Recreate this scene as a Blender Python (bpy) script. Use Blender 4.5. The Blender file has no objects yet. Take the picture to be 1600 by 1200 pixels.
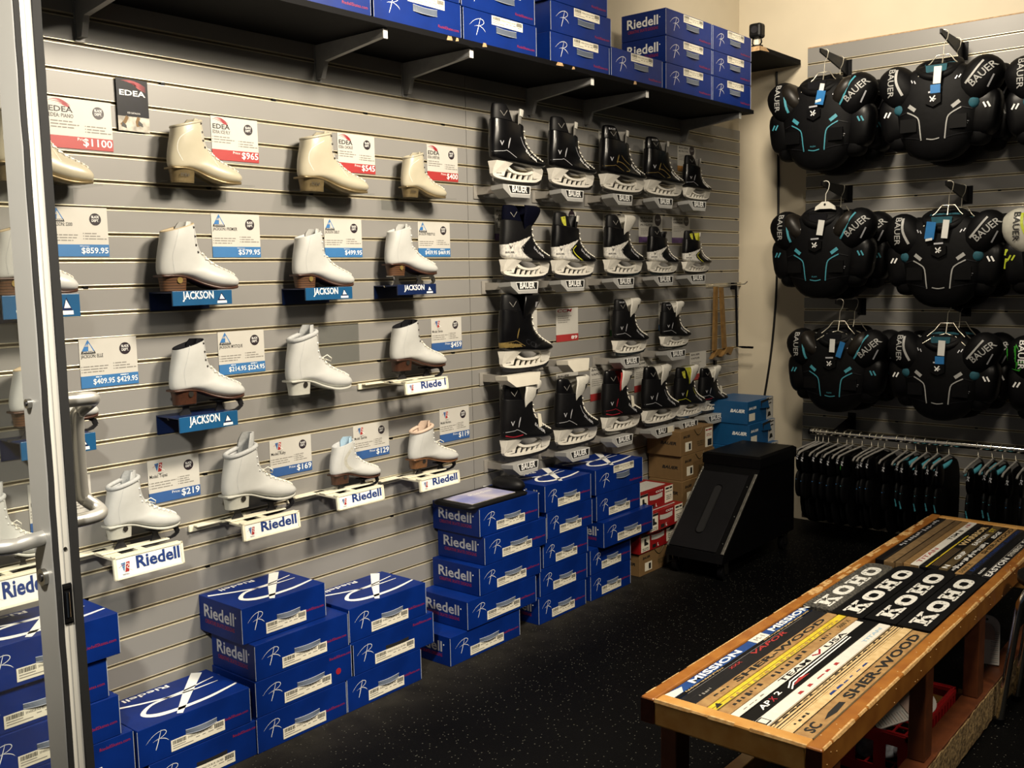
import bpy, bmesh, math, random
from mathutils import Vector, Matrix
from mathutils.bvhtree import BVHTree
random.seed(7)
SC = bpy.context.scene
COL = SC.collection
YB = 5.461            # back wall, slat face
PI = math.pi

# ------------------------------------------------------------------ materials
MATS = {}
def mat(name, rgb, rough=.5, metal=0.0, var=0.0, scale=20.0, bump=0.0, coat=0.0, spec=.5, rgb2=None, lo=.35, hi=.65):
    if name in MATS: return MATS[name]
    m = bpy.data.materials.new(name); m.use_nodes = True
    nt = m.node_tree; b = nt.nodes['Principled BSDF']
    b.inputs['Roughness'].default_value = rough
    b.inputs['Metallic'].default_value = metal
    b.inputs['Specular IOR Level'].default_value = spec
    b.inputs['Coat Weight'].default_value = coat
    b.inputs['Base Color'].default_value = (*rgb, 1)
    tc = nt.nodes.new('ShaderNodeTexCoord')
    nz = nt.nodes.new('ShaderNodeTexNoise'); nz.inputs['Scale'].default_value = scale; nz.inputs['Detail'].default_value = 3
    nt.links.new(tc.outputs['Object'], nz.inputs['Vector'])
    cr = nt.nodes.new('ShaderNodeValToRGB')
    c2 = rgb2 if rgb2 else tuple(max(0, c * (1 - var)) for c in rgb)
    cr.color_ramp.elements[0].position = lo; cr.color_ramp.elements[0].color = (*c2, 1)
    cr.color_ramp.elements[1].position = hi; cr.color_ramp.elements[1].color = (*rgb, 1)
    nt.links.new(nz.outputs['Fac'], cr.inputs['Fac'])
    nt.links.new(cr.outputs['Color'], b.inputs['Base Color'])
    if bump:
        bp = nt.nodes.new('ShaderNodeBump'); bp.inputs['Strength'].default_value = bump; bp.inputs['Distance'].default_value = .004
        nt.links.new(nz.outputs['Fac'], bp.inputs['Height']); nt.links.new(bp.outputs['Normal'], b.inputs['Normal'])
    MATS[name] = m
    return m

def clear_mat(name, tint, gloss):
    m = bpy.data.materials.new(name); m.use_nodes = True; nt = m.node_tree; nt.nodes.clear()
    o = nt.nodes.new('ShaderNodeOutputMaterial'); mx = nt.nodes.new('ShaderNodeMixShader')
    t = nt.nodes.new('ShaderNodeBsdfTransparent'); g = nt.nodes.new('ShaderNodeBsdfGlossy')
    t.inputs['Color'].default_value = (*tint, 1); g.inputs['Roughness'].default_value = .06
    mx.inputs['Fac'].default_value = gloss
    nt.links.new(t.outputs[0], mx.inputs[1]); nt.links.new(g.outputs[0], mx.inputs[2]); nt.links.new(mx.outputs[0], o.inputs['Surface'])
    MATS[name] = m

def floor_mat():
    m = bpy.data.materials.new('rubber_floor'); m.use_nodes = True; nt = m.node_tree; b = nt.nodes['Principled BSDF']
    tc = nt.nodes.new('ShaderNodeTexCoord'); v = nt.nodes.new('ShaderNodeTexVoronoi'); v.inputs['Scale'].default_value = 95
    nt.links.new(tc.outputs['Object'], v.inputs['Vector'])
    lt = nt.nodes.new('ShaderNodeMath'); lt.operation = 'LESS_THAN'; lt.inputs[1].default_value = .22
    nt.links.new(v.outputs['Distance'], lt.inputs[0])
    sp = nt.nodes.new('ShaderNodeSeparateColor'); nt.links.new(v.outputs['Color'], sp.inputs[0])
    gt = nt.nodes.new('ShaderNodeMath'); gt.operation = 'GREATER_THAN'; gt.inputs[1].default_value = .72
    nt.links.new(sp.outputs[0], gt.inputs[0])
    mu = nt.nodes.new('ShaderNodeMath'); mu.operation = 'MULTIPLY'
    nt.links.new(lt.outputs[0], mu.inputs[0]); nt.links.new(gt.outputs[0], mu.inputs[1])
    n = nt.nodes.new('ShaderNodeTexNoise'); n.inputs['Scale'].default_value = 2.2; n.inputs['Detail'].default_value = 6
    nt.links.new(tc.outputs['Object'], n.inputs['Vector'])
    cr = nt.nodes.new('ShaderNodeValToRGB')
    cr.color_ramp.elements[0].position = .4; cr.color_ramp.elements[0].color = (.0007, .0007, .0009, 1)
    cr.color_ramp.elements[1].position = .75; cr.color_ramp.elements[1].color = (.0017, .0017, .0018, 1)
    nt.links.new(n.outputs['Fac'], cr.inputs[0])
    mx = nt.nodes.new('ShaderNodeMixRGB'); mx.inputs[2].default_value = (.055, .055, .045, 1)
    nt.links.new(mu.outputs[0], mx.inputs[0]); nt.links.new(cr.outputs[0], mx.inputs[1])
    # pale dust trodden in along the foot of the wall
    sx = nt.nodes.new('ShaderNodeSeparateXYZ'); nt.links.new(tc.outputs['Object'], sx.inputs[0])
    mr = nt.nodes.new('ShaderNodeMapRange'); mr.inputs[1].default_value = .62; mr.inputs[2].default_value = .24; mr.inputs[3].default_value = 0; mr.inputs[4].default_value = 1
    nt.links.new(sx.outputs[0], mr.inputs[0])
    n3 = nt.nodes.new('ShaderNodeTexNoise'); n3.inputs['Scale'].default_value = 9; n3.inputs['Detail'].default_value = 8
    nt.links.new(tc.outputs['Object'], n3.inputs['Vector'])
    m3 = nt.nodes.new('ShaderNodeMath'); m3.operation = 'MULTIPLY'; nt.links.new(mr.outputs[0], m3.inputs[0]); nt.links.new(n3.outputs['Fac'], m3.inputs[1])
    m4 = nt.nodes.new('ShaderNodeMath'); m4.operation = 'MULTIPLY'; nt.links.new(m3.outputs[0], m4.inputs[0]); nt.links.new(mr.outputs[0], m4.inputs[1])
    md = nt.nodes.new('ShaderNodeMixRGB'); md.inputs[2].default_value = (.035, .032, .027, 1)
    nt.links.new(m4.outputs[0], md.inputs[0]); nt.links.new(mx.outputs[0], md.inputs[1])
    nt.links.new(md.outputs[0], b.inputs['Base Color'])
    b.inputs['Roughness'].default_value = .6; b.inputs['Specular IOR Level'].default_value = .08
    n2 = nt.nodes.new('ShaderNodeTexNoise'); n2.inputs['Scale'].default_value = 260
    nt.links.new(tc.outputs['Object'], n2.inputs['Vector'])
    bp = nt.nodes.new('ShaderNodeBump'); bp.inputs['Strength'].default_value = .35; bp.inputs['Distance'].default_value = .003
    nt.links.new(n2.outputs['Fac'], bp.inputs['Height']); nt.links.new(bp.outputs['Normal'], b.inputs['Normal'])
    MATS['rubber_floor'] = m

def striped_mat(name, c1, c2, axis, scale, rough=.5):
    """bands that belong to the thing: stacked leather heels, wood grain"""
    m = bpy.data.materials.new(name); m.use_nodes = True; nt = m.node_tree; b = nt.nodes['Principled BSDF']
    tc = nt.nodes.new('ShaderNodeTexCoord'); w = nt.nodes.new('ShaderNodeTexWave')
    w.bands_direction = axis; w.inputs['Scale'].default_value = scale; w.inputs['Distortion'].default_value = 1.2; w.inputs['Detail'].default_value = 3; w.inputs['Detail Scale'].default_value = 1.2
    nt.links.new(tc.outputs['Object'], w.inputs['Vector'])
    cr = nt.nodes.new('ShaderNodeValToRGB'); cr.color_ramp.elements[0].color = (*c1, 1); cr.color_ramp.elements[1].color = (*c2, 1)
    nt.links.new(w.outputs['Fac'], cr.inputs[0]); nt.links.new(cr.outputs[0], b.inputs['Base Color'])
    b.inputs['Roughness'].default_value = rough
    MATS[name] = m

mat('slat_grey', (.225, .219, .21), .42, var=.06, scale=3)
mat('alu_lip', (.72, .66, .50), .36, metal=.5, var=.1, scale=60)
mat('groove_dark', (.20, .165, .11), .5, metal=.3, var=.2, scale=40)
mat('beige_paint', (.60, .53, .40), .75, var=.05, scale=4, bump=.08)
mat('white_paint', (.60, .56, .46), .7, var=.06, scale=3, bump=.06)
mat('ceiling_paint', (.07, .066, .06), .85, var=.05, scale=5)
mat('black_board', (.0012, .0012, .002), .7, spec=.12, var=.3, scale=12)
mat('raw_wood', (.52, .34, .17), .7, rgb2=(.33, .2, .1), scale=60)
mat('bracket_grey', (.30, .30, .30), .4, metal=.3, var=.15, scale=30)
mat('bracket_tip', (.75, .75, .72), .4, var=.1, scale=30)
mat('box_blue', (.0012, .018, .150), .42, var=.25, scale=9, spec=.22)
mat('box_edge', (.35, .38, .45), .6, var=.2, scale=60)
mat('print_white', (.80, .80, .78), .5, var=.04, scale=50)
mat('print_silver', (.55, .56, .60), .35, metal=.3, var=.1, scale=50)
mat('print_red', (.30, .010, .022), .5, var=.1, scale=50)
mat('print_black', (.01, .01, .01), .5, var=.1, scale=50)
mat('sticker', (.72, .68, .56), .55, var=.05, scale=40)
mat('flap_grey', (.085, .105, .145), .5, var=.15, scale=30)
mat('hole_black', (.003, .003, .004), .8, var=.2, scale=30)
mat('card_white', (.50, .485, .445), .45, var=.03, scale=20)
mat('band_red', (.34, .03, .03), .45, var=.08, scale=20)
mat('band_blue', (.035, .15, .36), .45, var=.08, scale=20)
mat('band_navy', (.03, .09, .26), .45, var=.08, scale=20)
mat('band_purple', (.10, .05, .16), .45, var=.2, scale=20)
mat('band_orange', (.50, .24, .06), .45, var=.1, scale=20)
mat('band_green', (.03, .16, .04), .45, var=.1, scale=20)
mat('dot_dark', (.02, .013, .018), .4, var=.1, scale=20)
mat('text_grey', (.20, .19, .17), .6, var=.1, scale=20)
mat('poster_navy', (.002, .0025, .008), .4, spec=.2, var=.5, scale=30)
mat('ice_pale', (.50, .47, .40), .5, rgb2=(.22, .2, .17), scale=40)
mat('logo_blue', (.03, .16, .42), .5, var=.2, scale=60)
mat('logo_pale', (.35, .50, .62), .5, var=.1, scale=60)
mat('cream_leather', (.42, .385, .29), .33, var=.05, scale=8, coat=.25)
mat('white_leather', (.475, .48, .465), .36, var=.05, scale=8, coat=.2)
mat('white_sole', (.43, .43, .385), .45, var=.08, scale=20)
mat('gold_heel', (.20, .15, .075), .34, metal=.5, var=.2, scale=14)
mat('brown_sole', (.050, .017, .008), .42, var=.3, scale=30)
mat('tan_sole', (.14, .06, .022), .42, var=.3, scale=30)
striped_mat('stacked_heel', (.042, .018, .008), (.115, .052, .022), 'Z', 11)
mat('lining_tan', (.42, .34, .22), .85, var=.15, scale=40)
mat('lining_grey', (.42, .43, .43), .85, var=.15, scale=40)
mat('lining_black', (.005, .005, .007), .8, spec=.15, var=.2, scale=40)
mat('lining_pink', (.55, .42, .33), .9, var=.12, scale=40)
mat('lace_white', (.80, .77, .68), .8, var=.1, scale=120)
mat('hook_dark', (.05, .045, .04), .35, metal=.6, var=.2, scale=40)
mat('hook_white', (.66, .66, .64), .35, var=.1, scale=40)
mat('steel', (.62, .61, .58), .2, metal=1, var=.15, scale=30)
mat('dark_steel', (.035, .035, .04), .3, metal=.6, var=.2, scale=30)
mat('holder_blue', (.008, .078, .195), .35, var=.1, scale=20)
mat('holder_navy', (.004, .014, .065), .35, var=.1, scale=20)
mat('holder_ivory', (.78, .74, .58), .4, var=.08, scale=20)
mat('holder_grey', (.36, .36, .35), .42, var=.08, scale=20)
mat('holder_white', (.74, .70, .60), .42, var=.06, scale=20)
mat('holder_arm', (.36, .34, .31), .35, metal=.3, var=.1, scale=20)
mat('sign_navy', (.01, .035, .17), .5, var=.1, scale=20)
mat('boot_black', (.0022, .0022, .003), .30, var=.35, scale=18, coat=.12, spec=.3)
mat('boot_matte', (.0032, .0032, .004), .5, spec=.22, var=.35, scale=30)
mat('boot_white', (.70, .68, .62), .35, rgb2=(.45, .44, .42), scale=30, coat=.2)
mat('felt_white', (.66, .64, .58), .9, var=.15, scale=50)
mat('felt_grey', (.25, .24, .22), .9, var=.2, scale=50)
mat('felt_red', (.42, .02, .02), .85, var=.3, scale=40)
mat('felt_yellow', (.42, .42, .03), .85, var=.3, scale=40)
mat('felt_navy', (.0006, .001, .0065), .8, spec=.06, var=.3, scale=40)
mat('boot_gold', (.42, .30, .10), .3, metal=.6, var=.2, scale=30)
mat('boot_yellow', (.62, .62, .04), .4, var=.1, scale=30)
mat('runner_holder', (.72, .69, .62), .38, var=.06, scale=18)
mat('pad_black', (.0013, .0013, .0018), .6, var=.4, scale=30, bump=.2, spec=.14)
mat('pad_gloss', (.0016, .0016, .002), .38, spec=.2, var=.3, scale=20)
mat('pad_brown', (.013, .0105, .008), .42, spec=.3, var=.3, scale=20)
mat('cyan', (.05, .26, .33), .5, var=.1, scale=40)
mat('teal', (.008, .085, .12), .8, var=.35, scale=30)
mat('lime', (.42, .50, .02), .5, var=.1, scale=40)
mat('green', (.03, .30, .02), .5, var=.15, scale=40)
mat('silver_pad', (.45, .44, .38), .4, var=.15, scale=25)
mat('tag_blue', (.015, .15, .40), .45, var=.1, scale=30)
mat('tag_white', (.66, .66, .63), .5, var=.06, scale=30)
mat('wire', (.60, .56, .46), .3, metal=.8, var=.1, scale=50)
mat('plastic_clear_grey', (.27, .26, .24), .22, var=.3, scale=30)
mat('hanger_white', (.72, .70, .62), .4, var=.05, scale=30)
mat('black_metal', (.004, .004, .005), .4, spec=.2, metal=.4, var=.2, scale=30)
mat('chrome', (.80, .78, .72), .14, metal=1, var=.08, scale=40)
mat('case_black', (.0016, .0016, .002), .45, spec=.14, var=.3, scale=14)
mat('case_panel', (.0042, .0042, .0055), .55, var=.2, scale=20, bump=.1, spec=.2)
mat('case_trim', (.30, .29, .26), .3, metal=.8, var=.3, scale=50)
mat('kraft', (.17, .098, .036), .7, var=.12, scale=25)
mat('ccm_red', (.25, .008, .009), .4, var=.15, scale=20)
mat('bauer_blue', (.008, .075, .20), .4, var=.1, scale=14)
mat('ray_wood', (.22, .125, .038), .5, rgb2=(.15, .08, .024), scale=30)
mat('bench_wood', (.34, .135, .022), .38, rgb2=(.24, .082, .013), scale=14, coat=.25)
mat('bench_light', (.56, .31, .09), .38, rgb2=(.46, .22, .05), scale=18, coat=.25)
mat('bench_end', (.045, .010, .004), .5, rgb2=(.03, .007, .003), scale=40, spec=.2)
mat('bench_leg', (.12, .034, .010), .45, rgb2=(.08, .022, .007), scale=20)
mat('bench_scuff', (.56, .37, .16), .6, rgb2=(.38, .20, .06), scale=70)
mat('bark', (.36, .24, .10), .9, rgb2=(.12, .075, .03), scale=70, bump=1.0)
mat('crate_red', (.32, .010, .012), .4, var=.15, scale=20)
mat('gauge_white', (.62, .59, .55), .45, var=.08, scale=30)
mat('gauge_pink', (.42, .30, .25), .5, var=.08, scale=30)
mat('paper_grey', (.30, .32, .35), .6, rgb2=(.1, .1, .12), scale=30)
mat('st_blue', (.012, .055, .22), .35, var=.15, scale=40)
mat('st_black', (.0035, .0035, .0042), .36, spec=.3, var=.3, scale=40)
mat('st_grey', (.010, .010, .012), .42, spec=.3, var=.2, scale=40)
mat('st_tan', (.36, .22, .085), .5, rgb2=(.27, .15, .055), scale=50)
mat('st_pale', (.62, .46, .24), .5, rgb2=(.50, .35, .16), scale=50)
mat('st_dull', (.20, .13, .06), .5, rgb2=(.13, .08, .035), scale=50)
mat('st_yellow', (.62, .50, .03), .45, rgb2=(.5, .36, .03), scale=50)
mat('st_white', (.68, .66, .60), .4, var=.08, scale=50)
mat('st_brown', (.10, .07, .03), .45, var=.3, scale=40)
mat('st_heather', (.085, .08, .066), .7, rgb2=(.012, .012, .012), scale=170, lo=.42, hi=.58)
mat('pad_print', (.34, .34, .33), .5, var=.15, scale=30)
mat('koho_white', (.66, .66, .62), .6, rgb2=(.10, .10, .10), scale=110, lo=.32, hi=.42)
mat('alu_door', (.36, .355, .33), .42, metal=.25, var=.05, scale=8)
mat('alu_edge', (.66, .64, .57), .40, metal=.2, var=.05, scale=8)
mat('gasket', (.004, .004, .004), .7, var=.2, scale=60)
mat('bolt', (.40, .39, .36), .28, metal=1, var=.15, scale=40)
mat('brushed', (.52, .51, .47), .30, metal=.6, var=.06, scale=30)
mat('cable_black', (.004, .004, .004), .5, var=.2, scale=30)
mat('lens', (.02, .02, .025), .08, var=.2, scale=30)
clear_mat('acrylic', (.955, .96, .955), .05)
clear_mat('glass', (.95, .96, .95), .045)
floor_mat()

# ------------------------------------------------------------------ geometry builder
TXT = {}
def text_geo(s, bold=0.0, shear=0.0, sx=1.0):
    k = (s, bold, shear, sx)
    if k not in TXT:
        c = bpy.data.curves.new('t', 'FONT'); c.body = s; c.size = 1; c.resolution_u = 2; c.offset = bold; c.shear = shear
        o = bpy.data.objects.new('t', c)
        me = o.to_mesh()
        vs = [(v.co.x * sx, v.co.y) for v in me.vertices]; fs = [tuple(p.vertices) for p in me.polygons]
        o.to_mesh_clear(); bpy.data.objects.remove(o); bpy.data.curves.remove(c)
        x0 = min(v[0] for v in vs); x1 = max(v[0] for v in vs); y0 = min(v[1] for v in vs); y1 = max(v[1] for v in vs)
        TXT[k] = ([(x - x0, y - y0) for x, y in vs], fs, x1 - x0, y1 - y0)
    return TXT[k]

class G:
    def __init__(s): s.v = []; s.f = []; s.m = []; s.sm = []; s.mats = []
    def mi(s, m):
        if m not in s.mats: s.mats.append(m)
        return s.mats.index(m)
    def add(s, vs, fs, m, smooth=False):
        o = len(s.v); s.v += [tuple(p) for p in vs]; k = s.mi(m)
        for f in fs: s.f.append(tuple(i + o for i in f)); s.m.append(k); s.sm.append(smooth)
        return s
    def box(s, x0, x1, y0, y1, z0, z1, m, bev=0.0, M=None):
        if bev <= 0:
            vs = [(x, y, z) for x in (x0, x1) for y in (y0, y1) for z in (z0, z1)]
            fs = [(0, 1, 3, 2), (4, 6, 7, 5), (0, 4, 5, 1), (2, 3, 7, 6), (0, 2, 6, 4), (1, 5, 7, 3)]
        else:
            bm = bmesh.new(); bmesh.ops.create_cube(bm, size=1)
            for v in bm.verts: v.co = Vector(((x0 + x1) / 2 + v.co.x * (x1 - x0), (y0 + y1) / 2 + v.co.y * (y1 - y0), (z0 + z1) / 2 + v.co.z * (z1 - z0)))
            bmesh.ops.bevel(bm, geom=bm.edges[:], offset=bev, segments=2, profile=.5, affect='EDGES')
            bm.verts.index_update(); vs = [v.co[:] for v in bm.verts]; fs = [[v.index for v in f.verts] for f in bm.faces]; bm.free()
        if M is not None: vs = [M @ Vector(p) for p in vs]
        return s.add(vs, fs, m)
    def quad(s, a, b, c, d, m): return s.add([a, b, c, d], [(0, 1, 2, 3)], m)
    def prism(s, pts, axis, a, b, m, M=None):
        """pts: polygon in the two other axes (x:(y,z) y:(x,z) z:(x,y)), extruded a..b"""
        def p3(p, t): return (t, p[0], p[1]) if axis == 'x' else ((p[0], t, p[1]) if axis == 'y' else (p[0], p[1], t))
        n = len(pts); vs = [p3(p, a) for p in pts] + [p3(p, b) for p in pts]
        if M is not None: vs = [M @ Vector(p) for p in vs]
        fs = [tuple(range(n)), tuple(range(2 * n - 1, n - 1, -1))] + [(i, (i + 1) % n, n + (i + 1) % n, n + i) for i in range(n)]
        return s.add(vs, fs, m)
    def loft(s, rings, m, cap0=True, cap1=True, smooth=True, closed=True):
        n = len(rings[0]); vs = [p for r in rings for p in r]; fs = []
        for i in range(len(rings) - 1):
            for j in range(n if closed else n - 1):
                fs.append((i * n + j, i * n + (j + 1) % n, (i + 1) * n + (j + 1) % n, (i + 1) * n + j))
        s.add(vs, fs, m, smooth)
        if cap0: s.add(rings[0], [tuple(range(n - 1, -1, -1))], m)
        if cap1: s.add(rings[-1], [tuple(range(n))], m)
        return s
    def tube(s, path, r, m, n=8, closed=False):
        P = [Vector(p) for p in path]; rings = []; up = None
        for i, p in enumerate(P):
            if closed: d = P[(i + 1) % len(P)] - P[i - 1]
            else: d = P[min(i + 1, len(P) - 1)] - P[max(i - 1, 0)]
            d.normalize()
            if up is None: up = Vector((0, 0, 1)) if abs(d.z) < .9 else Vector((1, 0, 0))
            a = d.cross(up)
            if a.length < 1e-4: a = d.orthogonal()
            a.normalize(); b = a.cross(d); up = b
            rr = r[i] if isinstance(r, (list, tuple)) else r
            rings.append([p + (a * math.cos(t) + b * math.sin(t)) * rr for t in [2 * PI * k / n for k in range(n)]])
        if closed: rings.append(rings[0])
        return s.loft(rings, m, not closed, not closed)
    def ball(s, c, r, m, nu=12, nv=8, M=None, pw=1.0):
        rings = []
        if not isinstance(r, (list, tuple)): r = (r, r, r)
        def pwf(t): return math.copysign(abs(t) ** pw, t)
        for i in range(nv + 1):
            a = -PI / 2 + PI * i / nv; a = max(-PI / 2 + .02, min(PI / 2 - .02, a)); ring = []
            for j in range(nu):
                t = 2 * PI * j / nu
                p = Vector((r[0] * pwf(math.cos(a)) * pwf(math.cos(t)), r[1] * pwf(math.cos(a)) * pwf(math.sin(t)), r[2] * pwf(math.sin(a))))
                if M is not None: p = M @ p
                ring.append(p + Vector(c))
            rings.append(ring)
        return s.loft(rings, m, True, True)
    def cyl(s, c, axis, r, h, m, n=16):
        """disc or short cylinder centred at c"""
        A = {'x': Vector((1, 0, 0)), 'y': Vector((0, 1, 0)), 'z': Vector((0, 0, 1))}[axis]; c = Vector(c)
        a = A.orthogonal().normalized(); b = A.cross(a)
        r0 = [c - A * h / 2 + (a * math.cos(2 * PI * k / n) + b * math.sin(2 * PI * k / n)) * r for k in range(n)]
        return s.loft([r0, [p + A * h for p in r0]], m)
    def text(s, t, org, xd, yd, size, m, fit=None, align='L', bold=.0, shear=0.0, bvh=None, lift=.0015, raydir=None, valign='B'):
        """flat lettering: org + xd*x + yd*y, capital height about .7*size; fit = widest length allowed"""
        vs, fs, w, h = text_geo(t, bold, shear)
        k = size; kx = k
        if fit: kx = fit / w
        ox = {'L': 0, 'C': -w * kx / 2, 'R': -w * kx}[align]
        oy = 0 if valign == 'B' else -h * k / 2
        O = Vector(org); X = Vector(xd); Y = Vector(yd)
        P = [O + X * (x * kx + ox) + Y * (y * k + oy) for x, y in vs]
        if bvh is not None: P = drape(P, bvh, raydir, lift)
        return s.add(P, fs, m)
    def ribbon(s, path, w, nrm, m, bvh=None, raydir=None, lift=.002):
        """flat stripe along path in the plane with normal nrm; w may vary along it"""
        P = [Vector(p) for p in path]; N = Vector(nrm); L = []; R = []
        for i, p in enumerate(P):
            d = (P[min(i + 1, len(P) - 1)] - P[max(i - 1, 0)]).normalized(); a = N.cross(d).normalized()
            ww = (w[i] if isinstance(w, (list, tuple)) else w) / 2
            L.append(p + a * ww); R.append(p - a * ww)
        if bvh is not None: L = drape(L, bvh, raydir, lift); R = drape(R, bvh, raydir, lift)
        n = len(P)
        return s.add(L + R, [(i, i + 1, n + i + 1, n + i) for i in range(n - 1)], m)
    def bvh(s): return BVHTree.FromPolygons([Vector(p) for p in s.v], s.f)
    def build(s, name, parent=None, loc=None):
        me = bpy.data.meshes.new(name); me.from_pydata([tuple(p) for p in s.v], [], s.f)
        for mn in s.mats: me.materials.append(MATS[mn])
        me.polygons.foreach_set('material_index', s.m); me.polygons.foreach_set('use_smooth', s.sm)
        bm = bmesh.new(); bm.from_mesh(me)
        bmesh.ops.recalc_face_normals(bm, faces=[f for f in bm.faces if f.smooth])
        bm.to_mesh(me); bm.free(); me.update()
        o = bpy.data.objects.new(name, me); COL.objects.link(o)
        if parent: o.parent = parent
        if loc: o.location = loc
        return o

def drape(P, bvh, rd, lift):
    """lay points on a surface along rd, starting well in front of it"""
    rd = Vector(rd); out = []; last = None
    for p in P:
        h = bvh.ray_cast(p - rd * 2.0, rd)
        if h[0] is None:
            q = bvh.find_nearest(p)[0]
            q = q - rd * lift
        else: q = h[0] - rd * lift
        out.append(q)
    return out

def cat(keys, n):
    """Catmull-Rom through tuples"""
    out = []; m = len(keys) - 1
    for i in range(n + 1):
        t = i / n * m; k = min(int(t), m - 1); u = t - k
        p0 = keys[max(k - 1, 0)]; p1 = keys[k]; p2 = keys[k + 1]; p3 = keys[min(k + 2, m)]
        out.append(tuple(.5 * ((2 * b) + (c - a) * u + (2 * a - 5 * b + 4 * c - d) * u * u + (3 * b - a - 3 * c + d) * u ** 3) for a, b, c, d in zip(p0, p1, p2, p3)))
    return out

def thing(name, label, category, loc=(0, 0, 0), rz=0.0, group=None, scale=None):
    o = bpy.data.objects.new(name, None); COL.objects.link(o); o.empty_display_size = .05
    o.location = loc; o.rotation_euler = (0, 0, rz)
    if scale: o.scale = scale
    o['label'] = label; o['category'] = category
    if group: o['group'] = group
    return o
def tag(o, label, category, group=None):
    o['label'] = label; o['category'] = category
    if group: o['group'] = group
    return o
def struct(o): o['kind'] = 'structure'; return o
def dup(root, label, loc, scale=None, rz=None, group=None):
    r = root.copy(); COL.objects.link(r); r.location = loc; r['label'] = label
    if scale: r.scale = scale
    if rz is not None: r.rotation_euler = (0, 0, rz)
    if group: r['group'] = group
    for ch in list(root.children):
        c = ch.copy(); COL.objects.link(c); c.parent = r
        for g in ch.children:
            d = g.copy(); COL.objects.link(d); d.parent = c
    return r
EX, EY, EZ = (1, 0, 0), (0, 1, 0), (0, 0, 1)
ORD = ['first', 'second', 'third', 'fourth', 'fifth', 'sixth', 'seventh', 'eighth', 'ninth', 'tenth', 'eleventh', 'twelfth', 'thirteenth', 'fourteenth', 'fifteenth', 'sixteenth', 'seventeenth', 'eighteenth', 'nineteenth', 'twentieth', 'twenty-first', 'twenty-second', 'twenty-third', 'twenty-fourth']

# ------------------------------------------------------------------ the room
def slats(g, plane, a0, a1, zs, ztop, zbot, seed):
    """horizontal slat board: plane 'x' faces +x at x=0 between y=a0..a1; plane 'y' faces -y at y=YB between x=a0..a1"""
    rnd = random.Random(seed)
    def bx(d0, d1, b0, b1, z0, z1, m, bev=0):
        if plane == 'x': g.box(d0, d1, b0, b1, z0, z1, m, bev)
        else: g.box(b0, b1, YB - d1, YB - d0, z0, z1, m, bev)
    zs = sorted(zs, reverse=True); edges = [ztop] + zs + [zbot]
    for i in range(len(edges) - 1):
        hi = edges[i] - (.0076 if i else 0); lo = edges[i + 1] + (.0076 if i < len(edges) - 2 else 0)
        bx(-.009, 0, a0, a1, lo, hi, 'slat_grey')
    bx(-.020, -.0095, a0, a1, zbot + .001, ztop - .001, 'groove_dark')
    for k, z in enumerate(zs):
        bx(-.0093, -.0002, a0, a1, z + .0038, z + .0074, 'alu_lip', .0009)
        bx(-.0093, -.0002, a0, a1, z - .0074, z - .0038, 'alu_lip', .0009)
        if k % 4 == 2:
            b = a0 + .12 + rnd.random() * .2
            while b < a1 - .02:
                bx(-.006, .0004, b, b + .014, z - .0045, z + .0035, 'black_metal'); b += .41

wl = G().box(-.06, -.021, -.2, YB + .08, 0, 3.4, 'beige_paint'); wl = struct(wl.build('wall_left'))
ZL = [2.155 - .0762 * k for k in range(-1, 28)]
g = G(); slats(g, 'x', .72, 3.0545, ZL, 2.292, .05, 1); g.build('slat_panel', wl)
g = G(); slats(g, 'x', 3.0575, YB - .002, ZL, 2.292, .05, 2); g.build('slat_panel', wl)
wb = struct(G().box(-.06, 4.9, YB + .021, YB + .08, 0, 3.4, 'beige_paint').build('wall_back'))
g = G(); slats(g, 'y', .413, 4.6, [.785 + .0762 * k for k in range(-9, 25)], 2.701, .05, 3)
g.box(.413, 4.6, YB - .001, YB + .02, 2.7005, 2.706, 'raw_wood'); g.build('slat_panel', wb)
struct(G().box(4.9, 4.96, .6, YB + .08, 0, 3.4, 'ceiling_paint').build('wall_right'))
struct(G().box(-.06, 4.96, -1.2, YB + .08, -.06, 0, 'rubber_floor').build('floor'))
struct(G().box(-.06, 4.96, .6, YB + .08, 3.4, 3.46, 'ceiling_paint').build('ceiling'))

# ------------------------------------------------------------------ shop door (fixed glass leaf at the left)
d = thing('door_1', 'aluminium framed glass shop door leaf at the left edge, with pull handles', 'door'); del d['label']; del d['category']; struct(d)
KX, KY, TH = 1.28, .68, .036
G().box(KX - .062, KX - .0005, KY, KY + TH, .02, 2.16, 'alu_door', .002).build('stile', d)
G().box(.25, .33, KY, KY + TH, .02, 2.16, 'alu_door', .002).build('stile', d)
G().box(.33, KX - .062, KY, KY + TH, 2.08, 2.16, 'alu_door', .002).build('rail', d)
G().box(.33, KX - .062, KY, KY + TH, .02, .2, 'alu_door', .002).build('rail', d)
G().box(.33, KX - .062, KY + .014, KY + .020, .2, 2.08, 'glass').build('glass_pane', d)
def strip(y0, y1, wob, m, seed, x1):
    rnd = random.Random(seed); rings = []
    for i in range(60):
        z = .02 + 2.14 * i / 59; e = (rnd.random() - .5) * wob
        rings.append([(KX, y0 + e, z), (x1, y0 + e, z), (x1, y1 + e, z), (KX, y1 + e, z)])
    return G().loft(rings, m, smooth=False)
strip(KY + .001, KY + .0088, .0014, 'gasket', 4, KX + .003).build('gasket', d)
strip(KY + .0275, KY + TH + .004, .001, 'gasket', 5, KX + .006).build('gasket', d)
g = G().box(KX, KX + .0022, KY + .0095, KY + .0272, .02, 2.16, 'alu_edge', .0008)
g.tube([(KX + .0022, KY + .0165, .02), (KX + .0022, KY + .0165, 2.16)], .0008, 'alu_door', 6); g.build('edge_channel', d)
g = G().box(KX + .002, KX + .0045, KY + .010, KY + .024, .955, 1.02, 'black_metal', .001)
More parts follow.
